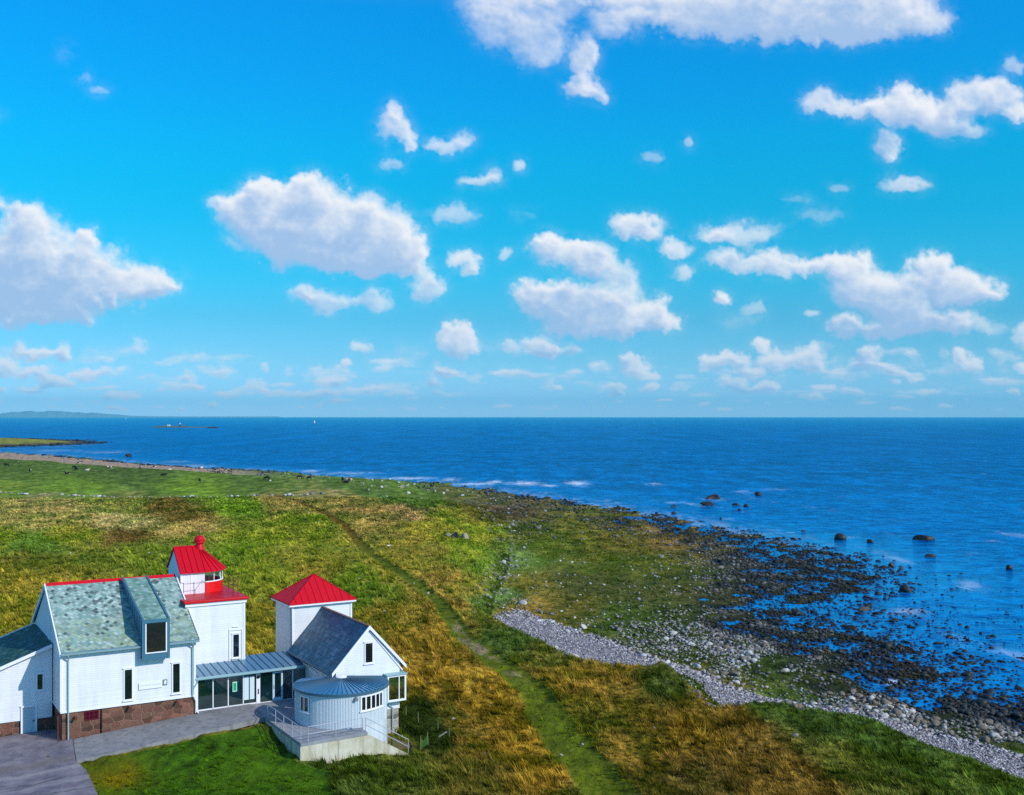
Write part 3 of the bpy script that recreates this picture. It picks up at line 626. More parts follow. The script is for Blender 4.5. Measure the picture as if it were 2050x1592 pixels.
def upper(x,y):
    w=0;s=0
    for px,py,c in SPW:
        d=(x-px)**2+(y-py)**2+1.5;k=1/d**1.6;w=w+k;s=s+k*c
    far=sst(60,160,np.hypot(x+15,y-90))
    z=s/w*(1-far)+(.3+1.2*fbm(x/220,y/220,2,3))*far
    return 4.+z
def terrain(x,y,fine=True):
    x=np.asarray(x,float);y=np.asarray(y,float)
    wob=np.minimum(6,.02*y);xw=x+wob*gnoise(x/(wob*4),y/(wob*4),11);yw=y+wob*gnoise(x/(wob*4),y/(wob*4),12)
    dW,_=segdist(xw,yw,WL);inW=inside(xw,yw,LANDP)
    dG,_=segdist(xw,yw,G_);inG=inside(xw,yw,UPP)
    dH,_=segdist(xw,yw,HEAD,True);inH=inside(xw,yw,HEAD)
    up=upper(x,y)
    t=dW/(dW+dG+1e-3)
    low=1.9*t**np.where(y<300,1.9,.8)-.07*(y<300)+.02
    sw=2.2+.012*y+np.where(y>190,8,0)+np.where(y>300,6,0)
    k=sst(0,1,dG/sw)
    bluff=low*0+1.9+(up-1.9)*k
    z=np.where(inG,bluff,np.where(inW,low,-np.minimum(dW*.03,2)))
    zh=np.minimum(dH*.05,4.);z=np.where(inH,zh,z)
    z=np.where(~inW&~inH&(y>900),np.maximum(z,-.5),z)
    # hollows of the marsh and the shore
    mar=np.where(inW&~inG,1.,0.)+np.where(~inW&~inH,sst(14,0,dW),0)
    z=z+mar*.36*(1-.55*t)*(fbm(x/5,y/7,4,21)+.0)*np.clip(y/120,.6,2.5)
    if fine:
        a=np.clip(200/y,0,1)
        ln=lawnm(x,y);z=z+inG*(1-ln)*(.36*fbm(x/1.7,y/1.7,4,31)*a+.35*fbm(x/11,y/11,2,33)*sst(5,25,np.hypot(*(np.array(toAB(x,y))-np.array([11,-1]).reshape((2,)+(1,)*x.ndim)))-14))
        pd=pathd(x,y);z=z-inG*.22*sst(1.25,.5,pd)
    return z,dict(inW=inW|inH,inG=inG,dW=np.where(inH,dH,dW),dG=dG,inH=inH,mar=mar)
PATH=poly_at([(540,992),(600,1010),(650,1032),(690,1055),(715,1085),(745,1110),(790,1137),(840,1167),(880,1202),(905,1235),(925,1265),(970,1297),(1030,1332),(1070,1362),(1095,1400),(1128,1440),(1172,1490),(1218,1540),(1262,1592),(1350,1700)],4.)
PW=np.interp(PATH[:,1],[60,80,130,200,400],[1.95,1.8,1.05,.9,1.2])
def pathd(x,y):
    d,_=segdist(x,y,PATH);w=np.interp(y,PATH[::-1,1],PW[::-1])
    return (d+.25*gnoise(x/1.5,y/1.5,51))/w
LAWN=[W3(a,b,0)[:2] for a,b in((-.2,-5.3),(3.5,-5.1),(13.2,-4.),(13.25,-11.5),(15,-13),(13.6,-17),(13.4,-30),(0,-30),(0,-12),(.2,-8))]
def lawnm(x,y):
    d,_=segdist(x,y,LAWN,True);return np.where(inside(x,y,LAWN),sst(0,.5,d),0.)
# ground colour plan: (u,v) bearing/distance of a spot -> light and dark plant colours
CP=[(0,935,(64,112,14)),(250,945,(58,108,16)),(500,965,(80,120,18)),(0,975,(140,150,22)),(150,980,(118,150,16)),(400,980,(96,152,12)),(0,960,(84,120,14)),
(600,975,(122,130,30)),(100,1010,(178,150,62)),(260,1015,(150,140,40)),(330,1015,(122,98,22)),(370,1035,(128,102,26)),(480,1015,(128,148,18)),(560,1010,(165,140,45)),(60,1040,(176,152,58)),(250,1048,(198,166,78)),(380,1055,(188,158,60)),
(60,1088,(88,132,20)),(0,1080,(136,140,16)),(150,1075,(160,148,28)),(250,1075,(130,96,26)),(300,1100,(128,134,16)),(60,1125,(122,112,14)),(0,1160,(150,128,16)),(60,1180,(168,140,26)),(30,1220,(140,124,14)),
(420,1110,(134,142,16)),(500,1080,(150,150,20)),(520,1150,(140,140,16)),(520,1260,(150,128,20)),(640,1100,(146,138,20)),(620,1050,(140,140,18)),(650,1140,(160,134,26)),(760,1060,(172,142,48)),(700,1000,(168,142,48)),
(640,985,(170,146,56)),(730,1020,(172,140,50)),(820,1030,(182,142,62)),(850,1060,(170,152,30)),(900,1035,(160,150,30)),(700,1150,(136,134,18)),(740,1190,(118,126,16)),(780,1240,(140,116,16)),(800,1140,(168,142,30)),(850,1110,(166,140,32)),
(880,1160,(170,134,36)),(930,1110,(150,152,22)),(960,1060,(160,156,26)),(940,1180,(158,136,28)),(900,1210,(160,126,28)),(860,1280,(158,116,20)),(820,1320,(160,118,22)),(900,1350,(160,112,16)),(980,1400,(158,108,14)),(870,1430,(110,96,8)),(950,1480,(128,100,10)),
(840,1500,(92,92,8)),(1040,1480,(156,110,14)),(700,1570,(70,86,6)),(800,1560,(84,92,8)),(950,1560,(104,92,8)),(1100,1540,(150,110,12)),(1180,1590,(100,92,8)),
(1010,1290,(70,92,12)),(1100,1320,(104,98,12)),(1120,1360,(158,118,20)),(1200,1360,(148,112,18)),(1250,1400,(132,104,12)),(1200,1440,(120,104,10)),(1330,1380,(74,84,8)),(1400,1420,(126,98,12)),(1380,1470,(166,108,20)),(1300,1470,(130,100,12)),(1480,1460,(130,88,14)),(1500,1530,(120,88,10)),(1400,1560,(96,80,6)),(1600,1570,(130,88,14)),
(1560,1420,(80,96,12)),(1650,1440,(66,92,12)),(1750,1480,(72,98,12)),(1700,1520,(104,104,12)),(1850,1530,(74,98,12)),(1950,1560,(86,100,12)),(1800,1580,(96,98,12)),(2040,1580,(84,104,12)),
(700,965,(70,122,20)),(760,985,(48,120,20)),(850,1000,(60,120,20)),(800,975,(80,130,22)),
(900,990,(112,104,18)),(960,1010,(110,92,22)),(1010,1025,(100,76,26)),(960,1030,(124,110,22)),(1060,1060,(100,96,10)),(1150,1065,(122,112,12)),(1250,1080,(128,106,18)),(1350,1075,(148,110,36)),(1450,1100,(118,98,30)),(1100,1100,(112,112,12)),(1200,1120,(104,102,8)),(1300,1130,(112,104,12)),(1060,1170,(130,112,18)),
(1020,1120,(122,136,40)),(980,1130,(134,146,28)),(970,1200,(90,118,24)),(1000,1190,(110,130,40)),(1060,1215,(150,116,24)),(1150,1170,(84,84,8)),(1250,1180,(84,84,8)),(1150,1220,(110,96,14)),(1250,1240,(80,92,12)),(1350,1170,(84,84,10)),(1450,1180,(90,84,16)),(1400,1240,(70,76,12)),(1500,1220,(84,76,20)),(1350,1280,(60,72,10)),(1550,1320,(60,76,8)),(1650,1350,(64,66,12)),(1750,1370,(90,62,20)),(1850,1420,(66,54,18)),(1900,1450,(56,66,14)),(2000,1450,(60,62,16)),(1600,1150,(60,58,40)),(1500,1130,(84,78,46))]
CPa=np.array([(( u-CU)/F,(v-HV)/F,*lin(c)) for u,v,c in CP])
def plan(x,y,z):
    X=x/y;V=(CZ-z)/y
    X=X+.012*fbm(X*40,V*90,3,61);V=V+.005*fbm(X*40,V*90,3,62)
    w=0;s=[0,0,0]
    for r in CPa:
        d=(X-r[0])**2+((V-r[1])*1.7/(.35+r[1]*2.2))**2+2e-5;k=1/d**2.2;w=w+k
        for i in range(3): s[i]=s[i]+k*r[2+i]
    return np.stack([q/w for q in s],-1)
PEBTOP=poly_at([(955,1246),(985,1240),(1010,1230),(1040,1218),(1110,1240),(1200,1268),(1280,1297),(1350,1324),(1430,1356),(1500,1376),(1600,1396),(1700,1412),(1800,1428),(1900,1455),(2000,1480),(2100,1505),(2500,1580)],1.7)
PEBP=np.vstack([PEBTOP,[[70,60],[60,40]],GLn[::-1][:20]])
PEBP=np.vstack([PEBTOP,GLn[::-1][:-6]])
def ground_cols(x,y,z,I):
    c=plan(x,y,z)
    ab=toAB(x,y)
    X=x/y*200
    lod=np.clip(150/y,.25,1.)
    f1=sst(130,260,y);n1=fbm(x/2.2,y/4.,4,71)*(1-f1)+fbm(x/7,y/16.,4,74)*f1;n2=fbm(x/.7,y/1.2,3,72)*(1-f1)+fbm(x/2.4,y/7.,3,76)*f1;n3=fbm(x/14,y/26,3,73)
    # straw / green / dark herb variation inside one patch
    g=np.stack([c[...,0]*.55,c[...,1]*.80,c[...,2]*.8],-1);q_=np.interp(y,[80,140,230],[1.,.86,.74])[...,None];st=np.stack([c[...,0]*1.22+.02,c[...,1]*1.2+.012,c[...,2]*1.8+.012],-1)*q_
    k=np.clip(.55+n1*1.5+n2*.6+n3*.7,0,1)[...,None];c=g*(1-k)+st*k
    c=c*(1.12+1.1*n2[...,None])*(1.+.5*n1[...,None])
    c[...,1]=np.maximum(c[...,1],c[...,0]/1.72);c=c*np.array([.94,1.,1.2])
    lw=lawnm(x,y)[...,None]*sst(-18.5,-16.5,ab[1]*0+0-17)[...,None] if False else lawnm(x,y)[...,None]
    lc=lin((64,98,10))*(1+1.*n2[...,None]+.3*n1[...,None]);oc=lin((132,112,10))
    e=np.exp(-(((ab[0]-1.7)/1.9)**2+((ab[1]+8.2)/2.7)**2))[...,None];e=np.clip(e*.8+n1[...,None]*.8*e,0,1)
    lc=lc*(1-e)+oc*e
    gy=sst(.3,.6,fbm(x/5,y/5,2,75)+.35)[...,None];lc=lc*(1-.3*gy)+lin((92,122,8))*.3*gy
    c=c*(1-lw)+lc*lw
    p=(sst(1.25,.8,pathd(x,y)+n1*.25)*I['inG'])[...,None]
    pc=lin((98,110,18))*(1+.4*n2[...,None]+.3*n1[...,None])
    gr=(sst(.7,.3,pathd(x,y))*sst(132,118,y)*sst(98,106,y)*sst(-.2,.3,n1))[...,None]
    pc=pc*(1-gr)+lin((150,132,100))*gr;far=sst(170,230,y)[...,None];pc=pc*(1-far)+lin((120,92,22))*far
    c=c*(1-p)+pc*p
    # green herbs along the bluff edge, shade put into their darker colour
    b=(I['inG']*sst(3.2,.6,I['dG']+n1*2.5)*(y<200))[...,None]*.8;c=c*(1-b)+lin((52,84,8))*(1+.4*n2[...,None])*b
    # shingle strip under the sod at the far pasture
    fs=(sst(9,3,I['dG'])*(y>300)*I['inG'])[...,None]*0
    low=(I['inW']&~I['inG'])
    s=(low*(y>330)*sst(.15,.5,I['dG']/(I['dG']+I['dW']+1e-6)*0+.6))[...,None]
    shc=lin((176,146,118))*(1+.5*n2[...,None]);shc=np.where((I['dW']<8)[...,None],lin((40,40,40)),shc)
    s=s*sst(600,430,x/y*2215+1025)[...,None]*1.
    c=c*(1-s)+shc*s
    # mud and gravel between shore stones
    sh=(low|~I['inW'])*sst(.26,.08,z+n1*.1)*(y<420);sh=np.clip(sh,0,1)[...,None]*.85
    c=c*(1-sh)+lin((44,48,26))*(1+.6*n2[...,None])*sh
    pb=(inside(x+2.*n1,y+3.*n1,PEBP)&~I['inG']).astype(float)[...,None]
    pc=lin((150,144,148))*(1+.5*n2[...,None])*(.85+.5*n1[...,None]);c=c*(1-pb)+pc*pb
    hd=I['inH'][...,None]*1.;hc=lin((140,136,48))*(1-sst(38,16,I['dW'])[...,None])+lin((86,76,66))*sst(38,16,I['dW'])[...,None]
    c=c*(1-hd)+hc*(1+.5*n1[...,None])*hd
    bd=0
    bd=np.clip(np.maximum(bd,sst(23,24.,ab[0])*sst(27.4,26.4,ab[0]+n1*2+.25*(-ab[1]-8))*sst(-12.3,-11,ab[1])*sst(2,-1,ab[1])),0,1)[...,None]
    c=c*(1-bd)+lin((30,62,12))*(1+.6*n2[...,None])*bd  # dark green yard hollow, its shade mixed into the grass colour
    c=c*np.where(I['inG'][...,None]&(lw<.5),np.array([1.,.96,.95])*np.interp(y,[70,110,160,300,600],[.95,1,.99,.96,.97])[...,None],1.)
    c[...,0]=np.maximum(c[...,0],.66*c[...,1]*(1-lw[...,0]))
    return np.clip(c,.002,1),pb[...,0]
NR,NC=820,1100
vv=np.linspace(1/2400.,1/42.,NR)[::-1];yy=1/vv;xx=np.linspace(-.62,.62,NC)
Yg=np.repeat(yy[:,None],NC,1);Xg=xx[None,:]*Yg
Zg,I=terrain(Xg,Yg)
# cut the ground in under the paved areas
ABg=toAB(Xg,Yg)
cols,_=ground_cols(Xg,Yg,Zg,I)
me=mesh_np('ground',np.stack([Xg,Yg,Zg],-1).reshape(-1,3),grid_faces(NR,NC),4);vcol(me,'Col',cols.reshape(-1,3))
m=N('coastal_grassland');c=m.attr('Col');v=m.obj()
n1=m.noise(.9,8,v,.72);n2=m.noise(4.5,5,v,.6);n3=m.noise(1.,6,m.n('ShaderNodeMapping',{'Vector':v,'Scale':(.35,.12,.3)}).outputs[0],.7)
k=m.ma('MULTIPLY_ADD',n1,1.5,.22);k=m.ma('MULTIPLY',k,m.ma('MULTIPLY_ADD',n2,.9,.55));k=m.ma('MULTIPLY',k,m.ma('MULTIPLY_ADD',n3,1.1,.45))
cc=m.mix(1.,c,m.n('ShaderNodeCombineColor',{0:k,1:k,2:k}).outputs[0],'MULTIPLY')
GM=m.out(m.pbsdf(cc,.95,.08,0.,m.bump(m.ma('ADD',n1,m.ma('MULTIPLY',n2,.5)),.9,.35)))
link('ground',me,GM)['kind']='structure'
def gz(x,y): return terrain(np.atleast_1d(x),np.atleast_1d(y),False)[0]
# ---- paved strip and drive (sheets with a kerb step)
def sheet(name,pts,mat,lift,th=.12,res=1.0):
    """pts in a,b; follows linear heights given per corner"""
    m=MB();top=[(a,b,c+lift) for a,b,c in pts];m.prism([(a,b,c-th) for a,b,c in top],(0,0,th))
    o=link(name,m.mesh(name),mat,None);o.location=tuple(OA);o.rotation_euler=(0,0,TH);o['kind']='structure'
    return o
sheet('pavement',[(.0,-5.15,.1),(.6,-.05,.16),(9.4,-.05,.80),(9.4,.4,.80),(13.5,.4,.84),(13.5,-3.7,.83),(9.6,-4.35,.62),(5,-4.85,.42)],PAVE,0.03,.35)
sheet('driveway',[(-9,-9.5,-.32),(-9,3.55,-.22),(-.2,3.55,.0),(.55,-.1,.06),(-.05,-5.2,-.02),(.25,-7.2,-.12),(.1,-12.5,-.3),(-4,-16,-.45)],ASPH,0.17,.6)
# ================================================================ WATER
NRw,NCw=420,520
vv=np.concatenate([np.linspace(1/42.,1/3000.,380),1/np.geomspace(3200,40000,40)]);yy=1/vv;xx=np.linspace(-.75,.75,NCw)
Yw=np.repeat(yy[:,None],NCw,1);Xw=xx[None,:]*Yw
dW,_=segdist(Xw,Yw,WL);iW=inside(Xw,Yw,LANDP)
calm=np.where(iW,1.,sst(45,5,dW))*sst(330,230,Yw)
calm=np.maximum(calm,sst(60,10,dW)*.25)
me=mesh_np('sea',np.stack([Xw,Yw,Xw*0],-1).reshape(-1,3),grid_faces(NRw,NCw),4)
vcol(me,'Calm',calm.reshape(-1))
def fpatch(u,v,rx,ry):
    x0,y0=at(u,v,0);sx=rx*y0/F;sy=ry*y0*y0/(CZ*F);return np.exp(-(((Xw-x0)/sx)**2+((Yw-y0)/sy)**2))
fo=0
for q in((1050,968,34,4.5),(1155,968,24,5),(990,965,16,3),(900,960,20,2.5),(620,944,20,2.5),(1310,970,18,2),(1100,973,18,2),(380,932,50,3),(350,925,30,2),(500,938,40,2),(1430,1000,20,2),(1490,985,14,2),(1990,1085,14,1.6),(1940,1108,16,1.6),(1700,1075,12,1.5),(100,903,60,2.5),(220,905,50,2.5),(140,893,40,2),(30,897,60,1.5),(700,948,60,2),(820,957,60,2),(950,968,50,2.5),(1190,1033,52,5),(1790,1366,32,7)): fo=np.maximum(fo,fpatch(*q))  # final pair paints the white reflected sheen of still pools, the rest is foam
shore=np.where(~iW,sst(20,2,dW),0)*sst(150,300,Yw)*.4
sw_=dW+9*fbm(Xw/60,Yw/60,3,701)
for L_s,w_s,a_s in((16,2.2,.5),(34,2.6,.5),(62,3.4,.45),(100,5,.4),(150,7,.35)): fo=np.maximum(fo,np.exp(-((sw_-L_s)/w_s)**2)*a_s*sst(.0,.35,fbm(Xw/24,Yw/40,3,int(L_s)))*(~iW)*(Yw<420))
fo=fo*np.where(Xw/Yw*F+CU<560,.55,1.);vcol(me,'FoamSheen',.85*np.maximum(fo,shore).reshape(-1))
m=N('sea_water');g=m.n('ShaderNodeNewGeometry').outputs['Position']
def mp(s): return m.n('ShaderNodeMapping',{'Vector':g,'Scale':s,'Rotation':(0,0,R(12))}).outputs[0]
calmA=m.attr('Calm','Fac');foamSheenA=m.attr('FoamSheen','Fac')
dist=m.n('ShaderNodeVectorMath',{0:g},operation='LENGTH').outputs['Value']
w1=m.noise(1.,5,mp((.20,.26,1)),.6);w2=m.noise(1.,4,mp((.7,.9,1)),.6);w3=m.noise(1.,6,mp((.03,.045,1)),.62);w4=m.noise(1.,5,mp((.002,.005,1)),.62)
rgh=m.ma('SUBTRACT',1.,m.ma('MULTIPLY',calmA,.8))
h=m.ma('ADD',m.ma('MULTIPLY',w1,1.3),m.ma('ADD',m.ma('MULTIPLY',w2,.3),m.ma('MULTIPLY',w3,4.)))
nb=m.n('ShaderNodeBump',{'Height':h,'Strength':m.ma('MULTIPLY',rgh,1.),'Distance':1.1}).outputs[0]
base=m.mix(m.ramp(m.ma('ADD',m.ma('MULTIPLY',w1,.6),m.ma('MULTIPLY',w3,.4)),[(.43,0.),(.57,1.)]),(.0,.02,.12),(.0,.15,.46))  # light and dark wave facets painted into the water colour
base=m.mix(m.ramp(w4,[(.42,0.),(.6,.45)]),base,(.0,.14,.42))
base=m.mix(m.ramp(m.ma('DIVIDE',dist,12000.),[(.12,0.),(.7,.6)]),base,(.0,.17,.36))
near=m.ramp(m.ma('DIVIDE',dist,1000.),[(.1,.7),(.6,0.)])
base=m.mix(near,base,m.mix(m.ramp(m.ma('ADD',m.ma('MULTIPLY',w1,.55),m.ma('MULTIPLY',w2,.45)),[(.43,0.),(.58,1.)]),(.0,.045,.27),(.0,.25,.62)))  # pale sheen of the nearer water put into its colour
foam_sheen=m.ma('MULTIPLY',m.ma('ADD',foamSheenA,0.),m.ramp(m.ma('ADD',m.ma('MULTIPLY',m.noise(1.,5,m.n('ShaderNodeMapping',{'Vector':g,'Scale':(.28,.07,1)}).outputs[0],.75),1.),m.ma('MULTIPLY',foamSheenA,.28)),[(.5,0.),(.66,1.)]),clamp=True)
w5=m.noise(1.,4,m.n('ShaderNodeMapping',{'Vector':g,'Scale':(.10,.028,1)}).outputs[0],.6)
w6=m.noise(1.,4,m.n('ShaderNodeMapping',{'Vector':g,'Scale':(.03,.004,1)}).outputs[0],.6)
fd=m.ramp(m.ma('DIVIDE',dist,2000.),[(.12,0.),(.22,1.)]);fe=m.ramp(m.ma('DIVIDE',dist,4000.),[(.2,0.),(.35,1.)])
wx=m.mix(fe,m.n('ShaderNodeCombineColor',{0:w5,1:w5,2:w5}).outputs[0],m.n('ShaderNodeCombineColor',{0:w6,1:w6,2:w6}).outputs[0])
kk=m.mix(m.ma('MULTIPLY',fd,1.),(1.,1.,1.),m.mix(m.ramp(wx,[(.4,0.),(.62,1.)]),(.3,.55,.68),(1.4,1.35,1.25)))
base=m.mix(1.,base,kk,'MULTIPLY')  # bright and dark faces of distant chop painted in as well
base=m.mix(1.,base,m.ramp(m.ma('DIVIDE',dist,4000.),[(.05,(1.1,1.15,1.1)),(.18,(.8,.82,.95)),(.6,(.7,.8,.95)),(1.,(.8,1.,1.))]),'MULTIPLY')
cap=m.ramp(m.noise(1.,3,mp((.09,.12,1)),.6),[(.72,0.),(.75,.45)])
foam_sheen=m.ma('MAXIMUM',foam_sheen,cap)
pb=m.pbsdf(m.mix(foam_sheen,base,(.8,.85,.9)),m.ma('MULTIPLY_ADD',rgh,.2,.04),.5,0.,nb,IOR=1.33) if False else None
dif=m.n('ShaderNodeBsdfDiffuse',{'Color':m.mix(foam_sheen,base,(.8,.85,.9)),'Normal':nb}).outputs[0]
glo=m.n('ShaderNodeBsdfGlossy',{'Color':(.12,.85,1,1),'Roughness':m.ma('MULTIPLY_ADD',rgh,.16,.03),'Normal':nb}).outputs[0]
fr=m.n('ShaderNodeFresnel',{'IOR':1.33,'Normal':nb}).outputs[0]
fr=m.ma('MINIMUM',m.ma('MULTIPLY',fr,m.ma('SUBTRACT',1.,foam_sheen)),m.ma('MULTIPLY_ADD',calmA,.12,.42))
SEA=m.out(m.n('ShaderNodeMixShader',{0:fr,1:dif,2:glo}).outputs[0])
link('sea',me,SEA)['kind']='structure'
# ================================================================ STONES
def ico(sub):
    bm=bmesh.new();bmesh.ops.create_icosphere(bm,subdivisions=sub,radius=1);v=np.array([q.co[:] for q in bm.verts]);f=np.array([[w.index for w in q.verts] for q in bm.faces]);bm.free();return v,f
def rockvar(sub,n,seed,amp=.22):
    v,f=ico(sub);r=np.random.default_rng(seed);out=[]
    for i in range(n):
        q=v.copy()
        for k in range(5):
            d=r.normal(size=3);d/=np.linalg.norm(d);t=v@d;c=r.uniform(.35,.8);q-=np.outer(np.maximum(t-c,0)*.9,d)
        q*=1+amp*(r.random(len(v))[:,None]-.5);q*=np.array([r.uniform(.8,1.25),r.uniform(.7,1.1),r.uniform(.5,.8)]);out.append(q)
    return out,f
def scatter_mesh(name,pos,size,col,sub=1,nv=8,seed=1,flat=1.):
    V,Fc=rockvar(sub,nv,seed);n=len(pos);V=np.array(V)
    idx=rng.integers(0,nv,n);a=rng.random(n)*2*np.pi
    vs=V[idx]*size[:,None,None];ca,sa=np.cos(a)[:,None],np.sin(a)[:,None]
    x=vs[:,:,0]*ca-vs[:,:,1]*sa;y=vs[:,:,0]*sa+vs[:,:,1]*ca
    P=np.stack([x+pos[:,0,None],y+pos[:,1,None],vs[:,:,2]*flat+pos[:,2,None]],-1).reshape(-1,3)
    Ff=(Fc[None]+(np.arange(n)*V.shape[1])[:,None,None]).reshape(-1,3)
    me=mesh_np(name,P,Ff,3);vcol(me,'Col',np.repeat(col,V.shape[1],0));return me
ROCK=m_attr('beach_stone',.8,.25,3.,.35,.05,.6)
def dens_pts(C,x,y):
    """stone density and paleness from control spots"""
    X=x/y;V=CZ/y;w=0;s=[0,0]
    for u,v,d,p in C:
        k=1/((X-(u-CU)/F)**2+((V-(v-HV)/F)*1.6)**2+1e-5)**2.2;w=w+k;s[0]=s[0]+k*d;s[1]=s[1]+k*p
    return s[0]/w,s[1]/w
DC=[(0,907,.25,.5),(150,915,.4,.3),(300,930,.6,.2),(450,940,.8,.1),(520,946,.8,.1),(350,938,.1,.9),(200,925,.1,.9),(0,900,0,0),(200,912,0.02,0),(400,932,0.03,0),(0,925,0,1),(500,955,.02,1),(300,950,0,1),(100,960,0,1),(600,975,.02,1),(1550,1335,.12,.8),(1640,1350,.12,.8),(1780,1394,.15,.5),(1850,1408,.25,.6),(1600,1250,.4,.1),(1570,1230,.5,.2),(600,950,.5,.2),(850,966,.8,.1),(1000,985,1,.05),(1050,1000,.9,.05),(1150,1015,.9,.0),(1250,1035,1,.05),(1180,1045,.6,.2),(1330,1050,1,.1),(1400,1075,1,.3),(1300,1075,.4,.7),(1450,1090,1,.35),(1500,1110,1,.3),(1550,1090,.9,.0),(1600,1120,1,.1),(1650,1150,1,.1),(1700,1140,.6,.0),(1720,1180,.6,0.),(1640,1180,1,.1),(1750,1150,.25,0.),(1800,1200,.34,0),(1850,1250,.3,0),(1950,1250,.06,0),(2000,1180,.02,0),(1500,1160,.9,.35),(1560,1200,.9,.35),(1600,1230,.8,.2),(1650,1240,.4,.1),(1700,1240,.42,.0),(1620,1280,.9,.5),(1700,1300,.9,.4),(1780,1310,.9,.3),(1850,1330,.5,.1),(1900,1290,.42,0.),(1950,1330,.4,0.),(1900,1360,.45,.1),(1980,1380,.5,.1),(2040,1340,.3,0),(1500,1260,.9,.8),(1450,1230,.6,.8),(1550,1290,1.,.85),(1450,1290,1.,1.),(1380,1280,.7,1.),(1350,1250,.4,.9),(1480,1330,1.,1.),(1300,1230,.12,.8),(1200,1170,.05,.8),(1100,1120,.03,.9),(1250,1120,.06,.8),(1350,1150,.12,.7),(1420,1180,.3,.6),(1150,1060,.06,.7),(1080,1040,.4,.2),(1000,1010,.4,.5),(900,1000,.12,.6),(1200,1250,.15,.9),(1280,1290,.4,1),(1600,1340,.35,.8),(1700,1350,.3,.6),(1650,1310,.9,.8),(1750,1400,.6,.8),(1850,1390,.6,.4),(1950,1420,.8,.4),(2040,1430,.9,.5),(1900,1440,.6,.7),(2000,1480,.9,.9),(1800,1420,.7,.9),(1000,1100,.3,.9),(1010,1160,.45,1.),(1000,1140,.25,1.),(990,1210,.3,1),(960,1120,.0,1),(1060,1180,.08,.9),(1450,1010,.0,0),(1500,1040,.01,0),(1750,1090,.02,0),(1900,1150,.01,0),(1300,990,0,0),(1200,990,.05,0),(1400,1030,.05,0.),(1600,1070,.05,0),(1850,1100,0,0),(700,990,.03,1.),(800,990,.05,1),(2030,1250,.06,0),(1550,1058,.04,0),(1650,1085,.04,0),(1700,1100,.03,0),(1760,1120,.1,0),(1800,1130,.08,0),(1900,1190,.06,0),(2000,1230,.05,0),(1300,1012,.01,0),(1200,1000,.0,0),(1100,985,.0,0),(1000,970,0,0),(850,958,0,0),(700,948,0,0),(600,940,0,0),(1400,1042,.02,0),(1900,1120,0,0),(2050,1150,.01,0),(2050,1200,.03,0),(1980,1040,0,0),(1700,1000,0,0),(1500,960,0,0),(1700,1060,0,0),(1170,1100,.03,.8),(1250,1150,.04,.8),(1350,1200,.12,.8),(1300,1100,.12,.6),(1400,1130,.3,.5),(1120,1200,.04,.8),(1180,1230,.06,.8),(1400,1350,.2,1),(1500,1350,.25,.8),(1560,1365,.2,.6),(1700,1385,.25,.7),(1950,1290,.32,0),(2040,1290,.2,0),(1780,1250,.4,0),(1850,1360,.7,.1),(1950,1400,.7,.3),(1720,1330,.7,.3)]
def sample(n,u0,u1,v0,v1):
    """uniform over the ground area seen between these bearings / distances"""
    y=1/np.sqrt(rng.uniform((( v0-HV)/(CZ*F))**2,((v1-HV)/(CZ*F))**2,n)) if False else None
    V=rng.uniform((v0-HV)/(CZ*F),(v1-HV)/(CZ*F),n)      # even in 1/y, thinned with distance
    y=1/V;x=rng.uniform((u0-CU)/F,(u1-CU)/F,n)*y;return x,y
# crowded shore stones
x,y=sample(250000,-20,2130,903,1500)
z,I=terrain(x,y,False)
d,p=dens_pts(DC,x,y);d=d*(.55+.9*np.clip(.5+1.6*fbm(x/7,y/12,4,81),0,1))
lim=np.interp(y,[100,150,200,260],[75,52,22,6]);d=d*np.where(I['inW'],1,sst(1,.35,I['dW']/lim))
d=d**np.where(p<.3,1.05,1.5);d=np.maximum(d,.75*((np.abs(z)<.22)&(y<270)&(y>95)&(x/y*F+CU>1380)&(p<.55)&(I['inW']|(I['dW']<14))))
keep=(rng.random(len(x))<d*.85)&(~I['inG']|(I['dG']<3))&~(inside(x,y,PEBP))
# fewer where it is already far away and finer
keep&=rng.random(len(x))<np.interp(y,[90,150,250,400,700],[.8,1,.95,.9,.5])
x,y,z,p=x[keep],y[keep],z[keep],p[keep]
size=np.exp(rng.normal(0,.4,len(x)))*.2*np.interp(y,[90,160,250,500,900],[.85,.95,1.1,1.8,2.4]);size=np.clip(size,.07,1.0)
p=np.clip(p+rng.normal(0,.22,len(x)),0,1)*sst(-.02,.3,z)
tone=np.array([lin(c) for c in((176,172,164),(186,180,176),(150,142,132),(168,152,132),(132,132,130),(196,196,190))])
dark=np.array([lin(c) for c in((30,34,36),(25,28,28),(42,42,38),(22,26,30),(54,48,38))])
p=p*.72;col=tone[rng.integers(0,6,len(x))]*p[:,None]+dark[rng.integers(0,5,len(x))]*(1-p[:,None]);col=col*rng.uniform(.7,1.25,len(x))[:,None]
pos=np.stack([x,y,np.maximum(z,-.12)+size*.25],-1)
print('shore stones',len(x))
vis=size/y;order=np.argsort(-vis);big=order[:300];rest=order[300:]
near=rest[y[rest]<170];farr=rest[y[rest]>=170]
rv,rf_=rockvar(2,10,5,.10)
RM=[mesh_np('stone',q,rf_,3) for q in rv]
dm=m_plain('dark_wet_stone',L3(36,38,36),.6,.35,0,.4,2.,.6);pm=m_plain('pale_dry_stone',L3(186,180,172),.85,.2,0,.3,2.,.6);mm=m_plain('brown_grey_stone',L3(118,106,92),.85,.2,0,.4,2.,.6)
